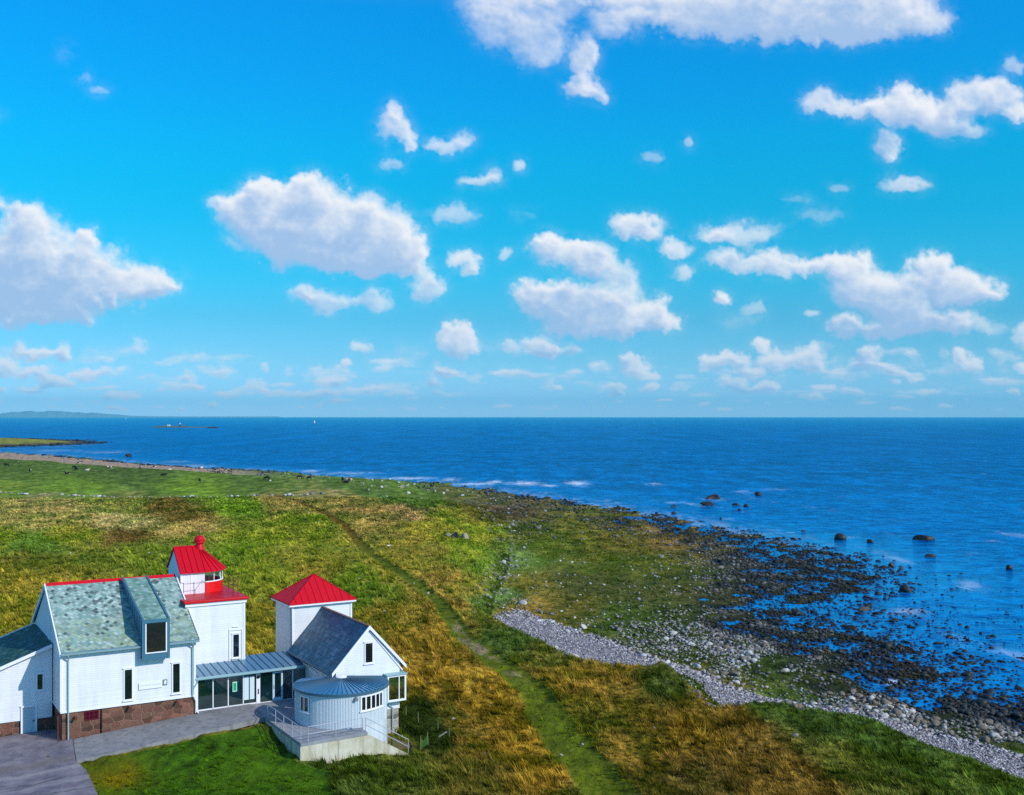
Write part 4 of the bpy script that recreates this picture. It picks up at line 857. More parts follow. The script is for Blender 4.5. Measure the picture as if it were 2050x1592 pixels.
for k,i in enumerate(big):
    q=2 if p[i]>.62 else (1 if p[i]>.3 else 0);mt=(dm,mm,pm)[q]
    me=RM[k%10]
    if len(me.materials)==0: me.materials.append(dm)
    o=bpy.data.objects.new('shore_stone',me);COL.objects.link(o);o.material_slots[0].link='OBJECT';o.material_slots[0].material=mt
    s=float(size[i]);o.scale=(s,s,s);o.location=pos[i];o.rotation_euler=(0,0,float(rng.random()*6.28))
    tagp(o,('dark wet stone among the crowded stones along the waterline','brown grey stone among the crowded stones along the waterline','pale dry stone among the crowded stones of the shore')[q],'stone','larger stones of the rocky shore')
o=link('shore_stones',scatter_mesh('shore_stones',pos[near],size[near],col[near],1,10,3),ROCK);tagp(o,'mass of rounded dark and pale stones crowding the shore and shallows','stones',kind='stuff')
o=link('shore_stones',scatter_mesh('shore_stones',pos[farr],size[farr]*1.15,col[farr],1,6,4),ROCK);tagp(o,'mass of smaller rounded stones along the far stretch of shore','stones',kind='stuff')
# shingle beach
x=rng.uniform(-12,62,230000);y=rng.uniform(55,180,230000)
k=(inside(x+rng.normal(0,.4,230000),y+rng.normal(0,.6,230000),PEBP))&(np.abs(x/y)<.56)&(rng.random(230000)<.95);x,y=x[k],y[k];z,I=terrain(x,y,False);k=~I['inG']|(I['dG']<.5);x,y,z=x[k],y[k],z[k]
size=np.exp(rng.normal(0,.35,len(x)))*.078;dT,_=segdist(x,y,PEBTOP);size*=1+1.1*sst(2.5,0,dT)
tn=np.array([lin(c) for c in((182,176,178),(162,156,158),(198,194,192),(138,130,130),(176,164,156),(98,94,94))])
col=tn[rng.integers(0,6,len(x))]*rng.uniform(.65,1.15,len(x))[:,None]
print('shingle',len(x))
o=link('shingle_beach',scatter_mesh('shingle_beach',np.stack([x,y,z+size*.2],-1),size,col,1,8,6),ROCK);tagp(o,'band of pale lilac grey shingle below the grassy bank','shingle',kind='stuff')
# loose pale stones in the pastures and the marsh
x,y=sample(26000,-20,2100,938,1592);z,I=terrain(x,y,False)
X=x/y*F+CU;V=(CZ-z)/y*F+HV
pr=np.where(I['inG'],.02,.16)+np.where((X>640)&(V<1000),.5,0)+np.where((X>420)&(X<620)&(V<975),.06,0)
ab=toAB(x,y);bld=(ab[0]>-9)&(ab[0]<24)&(ab[1]>-13)&(ab[1]<14)
k=(rng.random(26000)<pr*.6*sst(-.3,.3,fbm(x/20,y/35,3,91)))&I['inW']&~bld&(z>.3);x,y,z=x[k],y[k],z[k]
size=np.exp(rng.normal(0,.4,len(x)))*.2*np.interp(y,[70,200,450],[.6,1.1,3.]);col=tone[rng.integers(0,6,len(x))]*rng.uniform(.8,1.2,len(x))[:,None]
o=link('field_stones',scatter_mesh('field_stones',np.stack([x,y,z+size*.2],-1),size,col,1,8,8),ROCK);tagp(o,'small pale stones scattered through pasture and marsh','stones',kind='stuff')
# rocks round the headland
n=900;t=rng.random(n)*len(HEAD);i0=t.astype(int)%len(HEAD);f=(t%1)[:,None];q=HEAD[i0]*(1-f)+HEAD[(i0+1)%len(HEAD)]*f;q=q+rng.normal(0,1,(n,2))*np.array([6,12]);q=q[q[:,0]>-900]
zz=gz(q[:,0],q[:,1]);size=np.exp(rng.normal(0,.4,len(q)))*1.1;k=zz>-.9;q,zz,size=q[k],zz[k],size[k]
o=link('headland_rocks',scatter_mesh('headland_rocks',np.stack([q[:,0],q[:,1],np.maximum(zz,-.2)+size*.15],-1),size,dark[rng.integers(0,5,len(q))]*1.4,1,6,12),ROCK);tagp(o,'dark rocks edging the far headland','rocks',kind='stuff')
# dry stone wall across the pasture
pts=poly_at([(-40,985),(0,987),(60,991),(120,992),(200,996),(300,998),(400,998),(480,996),(540,995),(600,995),(650,992)],4.2)
xs=[];ys=[]
for p0,p1 in zip(pts,pts[1:]):
    n=int(np.hypot(*(p1-p0))/.85)
    for i in range(n):
        if random.random()<.82:
            t=(i+random.random())/n;xs.append(p0[0]+(p1[0]-p0[0])*t+random.uniform(-.4,.4));ys.append(p0[1]+(p1[1]-p0[1])*t+random.uniform(-1,1))
x=np.array(xs);y=np.array(ys);z=gz(x,y);size=np.exp(rng.normal(0,.35,len(x)))*.5
col=tone[rng.integers(0,6,len(x))]*rng.uniform(.5,1.15,len(x))[:,None]
o=link('stone_wall',scatter_mesh('stone_wall',np.stack([x,y,z+size*.3],-1),size,col,1,8,9),ROCK);tagp(o,'low broken line of pale field stones crossing the far pasture','stone wall')
# individual boulders
BM_,bf_=rockvar(3,5,15,.06)
def boulder(u,v,wpx,hpx,mat,label,i,z=0.,cat='boulder',name='boulder'):
    x,y=at(u,v,z);zz=z;s=wpx*y/F/2
    me=mesh_np('boulder',BM_[i%5],bf_,3);me.materials.append(mat);o=bpy.data.objects.new(name,me);COL.objects.link(o)
    hz=hpx*y/F;o.scale=(s,s*.9,hz/.75);o.location=(x,y,zz+hz*.12);o.rotation_euler=(0,0,i*1.3);tagp(o,label,cat);return o
bd=m_plain('dark_sea_boulder',L3(44,38,34),.6,.4,0,.5,1.2,.8);bp=m_plain('grey_field_boulder',L3(150,140,120),.9,.2,0,.4,1.2,.8)
for i,(u,v,w_,h_,l) in enumerate([(1848,1081,38,13,'largest sea boulder, brown and blunt, standing alone at the right'),(1683,1080,30,12,'round dark boulder in the sea near the tip of the stony shore'),(1415,1012,36,10,'wide dark boulder in the sea, nearer one of the close pair'),(1427,999,30,10,'dark boulder in the sea, farther one of the close pair'),(1518,992,24,7,'flat dark boulder alone right of the close pair'),(1473,1012,15,6,'small dark rock just right of the boulder pair'),(1494,1015,14,6,'small dark rock beside another, right of the boulder pair'),(1349,1030,14,7,'small round rock in shallow water left of the boulder pair'),(1348,1015,11,5,'tiny rock in the sea left of the boulder pair'),(1742,1086,22,6,'low flat rock between the two big sea boulders'),(1862,1115,22,8,'low rock in the water just below the largest sea boulder'),(2020,1140,16,9,'small dark rock in the sea near the right edge'),(257,914,18,7,'reddish brown boulder in the bay beyond the pasture'),(225,923,9,4,'small dark rock in the bay near the pasture shore'),(1443,1040,8,4,'tiny rock in the shallow water beyond the stony shore'),(1608,1064,10,4,'tiny low rock in open water off the stony shore'),(1118,1072-60,10,4,'small rock at the surf line'),(1785,1135,17,11,'upright dark rock among small stones in the shallows'),(1805,1140,11,8,'small dark rock beside the upright one in the shallows'),(1812,1185,30,13,'broad weedy rock in the shallows off the stony shore'),(1730,1222,30,11,'low weedy rock in calm shallow water'),(1480,1022,10,4,'tiny rock below the small rock pair')]):
    boulder(u,v,w_,h_,bd,l,i)
for i,(u,v,w_,h_,mt,l) in enumerate([(897,1074,15,9,bp,'pale left boulder of three lying together in the grass'),(910,1077,17,13,bd,'dark middle boulder of three lying together in the grass'),(931,1079,24,11,bp,'pale right boulder of three lying together in the grass'),(1592,1473,14,7,bp,'single grey rock on the green bank above the shingle'),(1235,1328,9,5,bp,'pale rock beside the shingle on the grassy bank'),(638,1048,9,4,bp,'pale rock in the grass left of the footpath'),(805,975,9,6,bp,'pale boulder in the far green strip near the shore')]):
    x,y=at(u,v,3.5);z=float(gz(x,y)[0]);boulder(u,v,w_,h_,mt,l,i+2,z)
# ================================================================ GRASS TUFTS
def tufts(name,n,u0,u1,v0,v1,hgt,wid,blades,label,lodz=1.):
    V=rng.uniform(((v0-HV)/(23*F)),((v1-HV)/(23*F)),n);y=1/V;x=rng.uniform((u0-CU)/F,(u1-CU)/F,n)*y
    z,I=terrain(x,y,True);ab=toAB(x,y)
    lw=lawnm(x,y)>.3
    inb=(ab[0]>-9)&(ab[0]<9.3)&(ab[1]>-.1)&(ab[1]<13.5)|(ab[0]>-.1)&(ab[0]<13.6)&(ab[1]>-5.2)&(ab[1]<1)&~lw|(ab[0]>9)&(ab[0]<23.3)&(ab[1]>-6.2)&(ab[1]<11.5)|(ab[0]>13.2)&(ab[0]<22.3)&(ab[1]>-11.5)&(ab[1]<0)|(ab[0]<.4)&(ab[1]<4)&(ab[1]>-16)&~lw
    pd=pathd(x,y)
    k=I['inG']&(pd>1.)&~inb
    k|=(~I['inG'])&I['inW']&(z>.16)&~inside(x,y,PEBP)&(rng.random(n)<.7)
    if blades>12:k&=(I['dG']>5)|(y>160);k&=I['inG']
    k|=(blades<12)&I['inG']&(pd<=1.)&(rng.random(n)<.06)
    x,y,z=x[k],y[k],z[k];I={a:b[k] for a,b in I.items()};lw=lw[k];n=len(x)
    c,_=ground_cols(x,y,z,I)
    c=c*rng.uniform(.5,1.9,n)[:,None]
    h=hgt*rng.uniform(.5,1.4,n)*np.clip(1+.9*fbm(x/6,y/6,3,101),.35,1.9)*np.clip(y/100,.8,2.6);h=h*np.interp(y,[90,200],[1.,.7]);h=np.where(lw,h*.36,h);h=np.where(I['inG'],h,h*.6);w_=wid*np.clip(y/100,.8,3.)
    B=blades;a=rng.random((n,B))*2*np.pi;lean=rng.uniform(.2,.9,(n,B));hh=h[:,None]*rng.uniform(.6,1.1,(n,B))
    dx=np.cos(a);dy=np.sin(a);ox=x[:,None]+dx*.08;oy=y[:,None]+dy*.08;zz=z[:,None]-.05
    ww=np.broadcast_to(np.asarray(w_)[:,None] if np.ndim(w_) else w_,(n,B))*rng.uniform(.6,1.3,(n,B))
    p0=np.stack([ox-dy*ww,oy+dx*ww,zz+0*ox],-1);p1=np.stack([ox+dy*ww,oy-dx*ww,zz+0*ox],-1);wind=-.35
    p2=np.stack([ox+(dx*lean+wind)*hh,oy+dy*lean*hh,zz+hh],-1)
    P=np.stack([p0,p1,p2],2).reshape(-1,3);Fc=np.arange(n*B*3).reshape(-1,3)
    me=mesh_np(name,P,Fc,3,False);cc=np.repeat(c,B*3,0);cc=cc*np.tile(np.array([.8,.8,1.25]),n*B)[:,None];vcol(me,'Col',np.clip(cc,0,1))  # blade roots painted darker, tips painted sun-bright
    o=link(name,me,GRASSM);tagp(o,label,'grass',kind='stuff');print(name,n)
m=N('grass_blades');c=m.attr('Col')
df=m.n('ShaderNodeBsdfDiffuse',{'Color':c}).outputs[0];tl=m.n('ShaderNodeBsdfTranslucent',{'Color':c}).outputs[0]
GRASSM=m.out(m.n('ShaderNodeMixShader',{0:.3,1:df,2:tl}).outputs[0])
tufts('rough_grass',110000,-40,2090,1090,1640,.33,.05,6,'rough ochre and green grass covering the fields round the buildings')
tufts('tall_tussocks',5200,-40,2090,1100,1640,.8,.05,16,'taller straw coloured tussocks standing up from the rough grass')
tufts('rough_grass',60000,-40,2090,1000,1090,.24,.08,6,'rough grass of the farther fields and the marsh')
# ================================================================ COWS, BOATS, FENCE, ISLET
def skinbody(name,verts,edges,rad,sub=1):
    me=bpy.data.meshes.new(name);me.from_pydata(verts,edges,[]);o=bpy.data.objects.new(name,me);COL.objects.link(o)
    md=o.modifiers.new('s','SKIN');sv=me.skin_vertices[0].data
    for i,r in enumerate(rad): sv[i].radius=(r,r) if not isinstance(r,tuple) else r
    sv[0].use_root=True
    if sub:o.modifiers.new('u','SUBSURF').levels=sub
    bpy.context.view_layer.update()
    m2=bpy.data.meshes.new_from_object(o.evaluated_get(bpy.context.evaluated_depsgraph_get()));bpy.data.objects.remove(o)
    for p in m2.polygons:p.use_smooth=True
    return m2
def cow_mesh(graze):
    v=[(-.75,0,1.12),(-.35,0,1.08),(.15,0,1.05),(.62,0,1.15)];e=[(0,1),(1,2),(2,3)];r=[(.26,.3),(.34,.36),(.36,.36),(.26,.33)]
    hd=[(.95,0,.95),(1.22,0,.45),(1.4,0,.2)] if graze else [(.95,0,1.38),(1.18,0,1.5),(1.5,0,1.38)]
    k=len(v);v+=hd;e+=[(3,k),(k,k+1),(k+1,k+2)];r+=[.17,.14,.08]
    for (bx,s,hi) in((0,-1,1),(0,1,1),(3,-1,0),(3,1,0)):
        k=len(v);x=v[bx][0];v+=[(x,s*.2,.8),(x+(-.08 if hi else .02),s*.2,.45),(x+(.02 if hi else 0),s*.2,.03)];e+=[(bx,k),(k,k+1),(k+1,k+2)];r+=[.14 if hi else .12,.07,.06]
    k=len(v);v+=[(-1.0,0,1.2),(-1.06,0,.6)];e+=[(0,k),(k,k+1)];r+=[.05,.03]
    return skinbody('cow',v,e,r)
CMs=[cow_mesh(True),cow_mesh(False)]
def cowlying():
    v=[(-.75,0,.42),(-.35,0,.45),(.15,0,.45),(.6,0,.48),(.95,0,.75),(1.2,0,.85),(1.48,0,.72),(.9,.25,.12),(.5,.35,.08),(-.3,.45,.12),(-.7,.3,.1)];e=[(0,1),(1,2),(2,3),(3,4),(4,5),(5,6),(3,7),(7,8),(0,10),(10,9)]
    return skinbody('cow',v,e,[(.3,.3),(.38,.36),(.38,.36),(.3,.32),.17,.15,.08,.1,.07,.09,.12])
CMs.append(cowlying())
def m_cow(name,c1,c2,th):
    m=N(name);n=m.noise(1.1,1,m.obj(),.3);return m.out(m.pbsdf(m.mix(m.ramp(n,[(th,0.),(th+.02,1.)]),c1,c2),.7,.2))
ck=m_cow('black_white_hide',(.012,.011,.012),(.62,.58,.55),.56);cb=m_cow('dark_hide',(.012,.011,.012),(.05,.04,.035),.56);cr=m_cow('brown_white_hide',(.14,.06,.04),(.55,.48,.42),.5);cwt=m_cow('cream_hide',(.5,.45,.35),(.65,.6,.5),.5)
COWS=[(60,946,0,2.2,ck,'black and white cow grazing near the left edge of the pasture'),(13,935,1,3,cb,'small dark cow at the far left edge of the pasture'),(150,940,0,.3,cb,'black cow, back one of the huddle in the pasture'),(153,944,1,2.6,ck,'black and white cow, front one of the huddle in the pasture'),(136,949,2,3.3,ck,'cow lying left of the huddle in the pasture'),(173,944,2,.2,cwt,'cream cow lying right of the huddle'),(157,925,1,.2,cr,'brown and white cow near the shore shingle'),(219,941,0,.9,cr,'pale brown cow grazing alone in mid pasture'),(281,942,1,2.,ck,'black and white cow standing right of mid pasture'),(308,941,0,.4,cr,'small greyish brown cow beside the black and white one'),(326,953,2,.1,cb,'dark cow lying in the grass near the pasture centre'),(400,966,0,1.8,cb,'dark cow grazing nearest to the stone wall'),(534,963,0,2.9,cb,'dark cow at the right end of the pasture'),(600,961,0,.5,cb,'dark cow in the far strip, leftmost there'),(619,963,0,2.4,cb,'dark cow in the far strip, second from left'),(686,966,1,1.9,cb,'dark cow in the far strip, left of the brown one'),(699,965,0,.3,cr,'brown and white cow in the far strip by the shore'),(692,968,2,.3,cb,'dark cow lying in the far strip between two others')]
for (u,v,k,rot,mt,lb) in COWS:
    x,y=at(u,v,4.4);z=float(gz(x,y)[0]);me=CMs[k]
    if len(me.materials)==0:me.materials.append(ck)
    o=bpy.data.objects.new('cow',me);COL.objects.link(o);o.material_slots[0].link='OBJECT';o.material_slots[0].material=mt
    o.location=(x,y,z-.02);o.rotation_euler=(0,0,rot);o.scale=(1.12,)*3;tagp(o,lb,'cow','cattle grazing in the pasture')
def boat(u,v,hm,lb,rot):
    x,y=at(u,v,0);o=bpy.data.objects.new('sailboat',None);COL.objects.link(o);o.location=(x,y,0);o.rotation_euler=(0,R(-8),rot);o.scale=(hm/12,)*3;tagp(o,lb,'sailboat','sailboats out at sea')
    m=MB();secs=[(-4.2,.9,.9),(-2,1.35,.95),(1,1.3,1.0),(3.4,.7,1.1),(4.6,.05,1.2)]
    vs=[];
    for (xx,w,h) in secs: vs+=[(xx,-w,h),(xx*.93,-w*.55,-.2),(xx*.93,w*.55,-.2),(xx,w,h)]
    fs=[]
    for i in range(4):
        for j in range(3):fs.append((i*4+j,i*4+j+1,i*4+j+5,i*4+j+4))
        fs.append((i*4+3,i*4,i*4+4,i*4+7))
    fs+=[(0,3,2,1),(16,17,18,19)];m.add(vs,fs);link('hull',m.mesh('hull'),WTRIM,o)
    link('mast',MB().bar((.6,0,1),(.6,0,12),.08,6).bar((.6,0,1.9),(-3.6,0,1.9),.07,6).mesh('mast'),STEEL,o)
    sm=m_plain('white_sailcloth',(.85,.87,.88),.8,.1,0,.02)
    link('mainsail',MB().prism([(.5,0,2.1),(-3.5,.25,2.1),(-1.6,.3,7),(.5,0,11.8)],(0,.04,0)).mesh('mainsail'),sm,o)
    link('jib',MB().prism([(4.3,0,1.3),(1.0,.3,1.6),(.8,0,10.5)],(0,.04,0)).mesh('jib'),sm,o)
boat(630,847,13,'sailboat with white sails, nearest of the sailboats on the sea',1.25)
boat(252.5,839.2,17,'distant sailboat near the low hills on the left',1.4)
boat(1058,838,11,'tiny sailboat on the horizon right of the middle',1.2)
# skerry with beacon and hut
x0,y0=at(360,856.5,0)
def skerry(name,pts,hh,lb,mt,cat='skerry'):
    xs=[];n=40;th=np.linspace(0,2*np.pi,n,endpoint=False);m=MB()
    for (u,v,rx,ry) in pts:
        x,y=at(u,v,0);V=[(x+rx*math.cos(t)*(1+.3*random.random()),y+ry*math.sin(t)*(1+.2*random.random()),-.5) for t in th];W=[(x+(a-x)*.6,y+(b-y)*.6,hh*(.5+.6*random.random())) for a,b,_ in V]
        m.add(V+W+[(x,y,hh)],[(i,(i+1)%n,n+(i+1)%n,n+i) for i in range(n)]+[(n+i,n+(i+1)%n,2*n) for i in range(n)])
    o=link(name,m.mesh(name),mt);tagp(o,lb,cat);return o
skm=m_plain('low_islet_rock',L3(90,100,84),.9,.1,0,.5,.02)
skerry('skerry',[(350,855.5,42,90),(330,855.3,25,60)],3.,'low grassy skerry with a hut and a beacon on it',skm)
skerry('skerry',[(395,856,22,50),(410,856.2,16,40)],1.6,'broken low rocks right of the islet with the beacon',skm)
skerry('skerry',[(426,857.5,11,30)],3.4,'dark pointed rock at the right end of the skerries',bd)
def P3(u,v,z):x,y=at(u,v,z);return x,y
x,y=at(360.5,855.5,0)
o=bpy.data.objects.new('beacon',None);COL.objects.link(o);o.location=(x,y,2.4);tagp(o,'dark beacon tower with a pale top on the skerry','beacon')
link('tower',MB().lathe([(1.9,0),(1.5,3),(1.2,5.),(0,5.)],0,0,12).mesh('tower'),DARK,o);link('lantern',MB().lathe([(1.3,5.),(1.3,7.2),(.9,8),(0,8.4)],0,0,12).mesh('lantern'),WTRIM,o)
x,y=at(338,855.5,0)
o=bpy.data.objects.new('hut',None);COL.objects.link(o);o.location=(x,y,2.4);tagp(o,'small pale hut on the left end of the skerry','hut')
link('wall',MB().box(-3.4,3.4,-2.5,2.5,0,3).mesh('wall'),WTRIM,o);link('roof',MB().prism([(-3.7,-2.9,2.9),(-3.7,2.9,2.9),(-3.7,0,5)],(7.4,0,0)).mesh('roof'),ZINCT,o)
# distant hills
def hills():
    n=160;m=MB();D=30000.;us=np.linspace(-260,560,n);hv=[]
    for u in us:
        e=sst(-60,60,u)*sst(310,110,u);px=(10.*e+.6)*(1+.35*float(fbm(np.array(u/28.),np.array(.3),4,7)))*float(sst(420,250,u));hv.append(max(px,.05)*D/F+ (CZ if True else 0))
    V=[]
    for j,(dy,s_) in enumerate(((-1500,0),(-900,.45),(-300,.85),(0,1.),(900,.6),(1800,0.))):
        for i,u in enumerate(us):
            k=1+(.25*float(fbm(np.array(u/14.),np.array(j*1.7),3,9)) if 0<s_<1 else 0);V.append(((u-CU)/F*(D+dy),D+dy,hv[i]*s_*k-1 if s_==0 else hv[i]*s_*k))
    m.add(V,[(j*n+i,j*n+i+1,(j+1)*n+i+1,(j+1)*n+i) for j in range(5) for i in range(n-1)])
    o=link('hills',m.mesh('hills'),m_plain('hazed_hill_rock',L3(120,150,160),.95,.1,0,.4,.0008));o['kind']='structure'  # blue of the distant air painted into the hill colour
hills()
# fence at the edge of the yard: posts, slack net, leaning pole
def post(u,v0,v1,c0,lb,name='fence_post',rad=.055):
    """post whose foot stands on the ground in direction (u,v1)"""
    z=2.6
    for _ in range(6):
        x,y=at(u,v1,z);z=float(gz(x,y)[0])
    h=(v1-v0)*y/F
    o=link(name,MB().bar((0,0,-.4),(random.uniform(-.05,.05),0,h),rad,7,rad*.8).mesh(name),WOOD);o.location=(x,y,z);tagp(o,lb,'fence post','leaning old posts of the yard fence');return (x,y,z,h)
PS=[post(812,1414,1432,0,'pale fence post nearest the gabled house'),post(838,1427,1448,0,'pale fence post in the grass, second from the gabled house'),post(876,1443,1464,0,'pale fence post on the bank, third from the gabled house'),post(899,1458,1480,0,'fence post at the far right corner beside the fallen pole'),post(857,1465,1492,0,'post holding the right side of the slack net'),post(841,1473,1505,0,'post holding the left side of the slack net')]
x,y,z,h=PS[3];x2,y2=at(866,1486,z-.2)
o=link('fallen_pole',MB().bar((0,0,0),(x-.15-x2,y-y2,z+h*.7-(z-.1)),.06,7).mesh('fallen_pole'),m_plain('pale_pole',(.3,.29,.22),.7));o.location=(x2,y2,z-.1);tagp(o,'long pale pole leaning down from the corner fence post','pole')
m=N('green_net');tc=m.n('ShaderNodeTexCoord').outputs['Generated'];w=m.n('ShaderNodeTexBrick',{'Vector':tc,'Scale':10.,'Mortar Size':.06,'Brick Width':.5,'Row Height':.5},offset=0.).outputs[1]
NET=m.out(m.n('ShaderNodeMixShader',{0:m.ma('ADD',m.ma('MULTIPLY',w,.75),.12),1:m.n('ShaderNodeBsdfTransparent').outputs[0],2:m.pbsdf((.08,.22,.05),.8,.1)}).outputs[0])
a=PS[4];b=PS[5];mb=MB();vs=[]
for i in range(7):
    f=i/6;sag=.35*math.sin(math.pi*f)
    for k in range(4):
        g=k/3;vs.append((a[0]+(b[0]-a[0])*f,a[1]+(b[1]-a[1])*f+.25*math.sin(g*3+f*4)*math.sin(math.pi*f),(a[2]+(b[2]-a[2])*f)+g*(a[3]*.9*(1-f)+b[3]*.9*f-sag*g)+.02))
mb.add(vs,[(i*4+k,i*4+k+1,i*4+k+5,i*4+k+4) for i in range(6) for k in range(3)])
o=link('slack_net',mb.mesh('slack_net'),NET);tagp(o,'slack green net hung between two leaning posts','net')
# ================================================================ SKY, CLOUDS, SUN, AIR
SX,SY,SZ=.860*math.cos(R(33)),-.509*math.cos(R(33)),math.sin(R(33))
n_=math.sqrt(SX*SX+SY*SY+SZ*SZ);SX/=n_;SY/=n_;SZ/=n_
sun=bpy.data.lights.new('sun','SUN');sun.energy=3.85;sun.angle=R(.53);sun.color=(1,.95,.86)
so=bpy.data.objects.new('sun',sun);COL.objects.link(so);so.rotation_euler=Vector((SX,SY,SZ)).to_track_quat('Z','Y').to_euler()
wd=bpy.data.worlds.new('World');scene.world=wd;wd.use_nodes=True
m=N('',world=wd)
sk=m.n('ShaderNodeTexSky',sky_type='NISHITA',sun_disc=False,sun_elevation=math.asin(SZ),sun_rotation=math.atan2(SX,SY),altitude=20.,air_density=1.0,dust_density=.3,ozone_density=2.5)
d=m.n('ShaderNodeTexCoord').outputs['Generated'];el=m.n('ShaderNodeSeparateXYZ',{0:d}).outputs[2]
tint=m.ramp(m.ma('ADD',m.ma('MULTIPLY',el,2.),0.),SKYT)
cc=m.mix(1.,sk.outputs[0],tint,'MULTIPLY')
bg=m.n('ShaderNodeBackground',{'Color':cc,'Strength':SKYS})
o=m.n('ShaderNodeOutputWorld');m.t.links.new(bg.outputs[0],o.inputs[0])
wd.cycles.sampling_method='MANUAL';wd.cycles.sample_map_resolution=512
def blur(a,k):
    for _ in range(k):
        a=(a+np.roll(a,1,0)+np.roll(a,-1,0)+np.roll(a,1,1)+np.roll(a,-1,1))/5
    return a
# clouds: (u,v,rx,ry,density)
CL=[(60,500,80,90,1),(-20,560,110,100,1),(170,540,80,75,1),(100,590,140,55,1),(250,570,105,50,1),(320,580,38,36,.9),(20,625,120,40,.9),(130,635,60,26,.9),(40,430,35,30,1),(180,475,25,22,1),
(520,420,80,58,1),(620,410,70,62,1),(700,440,100,62,1),(560,480,95,60,1),(660,500,150,62,1),(780,495,70,58,1),(455,405,42,18,.8),(740,530,110,34,.9),(600,375,40,30,1),(520,385,35,25,1),(820,500,30,35,1),
(650,605,65,28,.7),(745,600,38,30,.65),(615,590,30,18,.6),(855,578,48,30,.7),(850,552,22,22,.6),(925,518,30,26,.8),(945,543,16,14,.7),(905,435,60,28,.55),(1008,508,19,16,.6),
(1120,505,58,30,.85),(1100,488,33,26,.95),(1180,525,58,42,.9),(1240,560,48,42,.7),(1070,588,44,36,.95),(1130,605,80,45,1),(1200,620,125,50,1),(1275,640,78,40,1),(1330,640,26,30,1),(1180,655,110,26,1),(1165,505,30,22,.9),
(1285,462,60,27,.85),(1350,498,34,22,.75),(1370,548,28,27,.65),(1240,442,22,18,.6),(1480,467,92,32,.65),(1430,472,38,22,.6),
(1490,522,85,24,.8),(1570,540,58,26,.8),(1660,535,66,32,.9),(1710,530,56,36,1),(1730,580,85,45,.95),(1790,610,78,44,.9),(1860,560,62,40,1),(1865,525,36,30,1),(1920,575,78,42,1),(1960,590,42,32,1),(1850,642,108,38,.95),(1780,665,88,22,.9),(1950,660,66,22,.6),
(1440,598,19,18,.9),(1510,615,33,16,.5),(1480,640,55,22,.3),(1690,645,32,26,.9),(1697,672,26,16,.8),(1625,628,17,10,.6),
(925,685,42,34,.95),(900,668,23,24,.95),(940,668,19,18,.9),(1075,690,33,23,.9),(1092,698,33,18,1),(1035,702,30,20,.45),(722,694,22,16,.75),(1270,735,22,26,1),(1298,755,28,13,.9),(1255,715,14,12,.9),
(1450,722,43,20,1),(1500,745,33,15,.9),(1560,728,48,24,.9),(1618,722,38,30,.95),(1700,742,60,26,.5),(1780,745,23,16,.9),(1830,756,24,10,.6),(1925,712,22,24,1),(1948,735,22,17,1),(1895,737,38,18,.5),(2045,670,25,30,.7),
(90,708,14,16,.8),(125,708,18,18,.85),(8,737,30,20,.9),(62,748,38,16,1),(112,767,38,17,1),(66,716,14,10,.9),(215,720,24,10,.45),(285,687,19,19,.5),(230,750,24,14,.5),(400,715,20,12,.4),(432,737,38,18,.45),(310,762,58,13,.35),(100,800,40,7,.4),(250,700,60,20,.3),
(455,790,28,11,.8),(510,767,24,12,.7),(552,787,24,9,.8),(630,747,30,20,.5),(620,790,60,10,.8),(700,785,50,9,.7),(800,787,34,8,.8),(780,775,40,8,.6),(950,757,20,14,.5),(870,772,24,9,.5),(1050,747,48,16,.4),(1120,757,60,13,.4),(1200,770,60,8,.4),(560,770,30,6,.6),(900,790,60,6,.4),(1400,790,80,6,.35),(1600,785,100,7,.35),(1850,785,120,8,.35),(1150,745,20,8,.6),(240,790,60,6,.4),(2000,760,60,12,.4),
(1000,55,62,55,.6),(1080,85,72,55,.62),(1060,20,120,45,.6),(1172,125,26,66,.78),(1165,182,42,26,.78),(1205,200,14,14,.6),(1235,45,60,48,.6),(1330,28,90,45,.7),(1450,40,150,52,.9),(1580,45,170,56,1.),(1690,60,115,40,1.),(1720,15,150,65,1.),(1850,42,55,34,.6),(1550,-10,250,56,.9),(1200,-10,260,26,.7),(940,10,40,20,.3),
(1650,205,42,28,.7),(1720,215,58,30,.8),(1800,215,78,42,.9),(1860,235,78,42,.9),(1930,200,58,40,.75),(2000,190,48,42,.8),(1780,290,26,36,.7),(1930,268,60,24,.6),(2040,230,38,23,.85),(1780,318,13,14,.6),(2030,125,24,20,.5),(1810,175,20,20,.7),
(1820,370,58,19,.65),(1680,377,24,10,.4),(1640,428,50,18,.35),(1600,398,40,10,.3),(785,258,42,40,.75),(790,222,14,26,.6),(818,292,17,17,.7),(890,290,44,20,.65),(930,276,20,16,.6),(785,330,32,17,.5),
(960,362,44,14,.65),(1040,333,18,14,.65),(990,350,14,18,.45),(1303,313,24,12,.45),(1380,290,11,16,.5),(170,155,19,15,.3),(200,181,28,12,.42),(130,105,18,22,.16),(1050,430,38,13,.22)]
step=2.2;us=np.arange(-520,2580,step);vs_=np.arange(-330,833.2,step);U,Vv=np.meshgrid(us,vs_)
for i in range(26):
    CL.append((random.uniform(-450,-60),random.uniform(-250,760),random.uniform(20,110),random.uniform(14,50),random.uniform(.4,1)));CL.append((random.uniform(2100,2500),random.uniform(-250,760),random.uniform(20,110),random.uniform(14,50),random.uniform(.4,1)))
for i in range(210):     # crowd of small far clouds low over the sea
    v_=820-125*random.random()**1.3;k_=(835-v_)/130+.12;CL.append((random.uniform(-100,2150),v_,random.uniform(9,46)*k_**.6,random.uniform(7,22)*k_,random.choice((.3,.42,.55,.7,.95))))
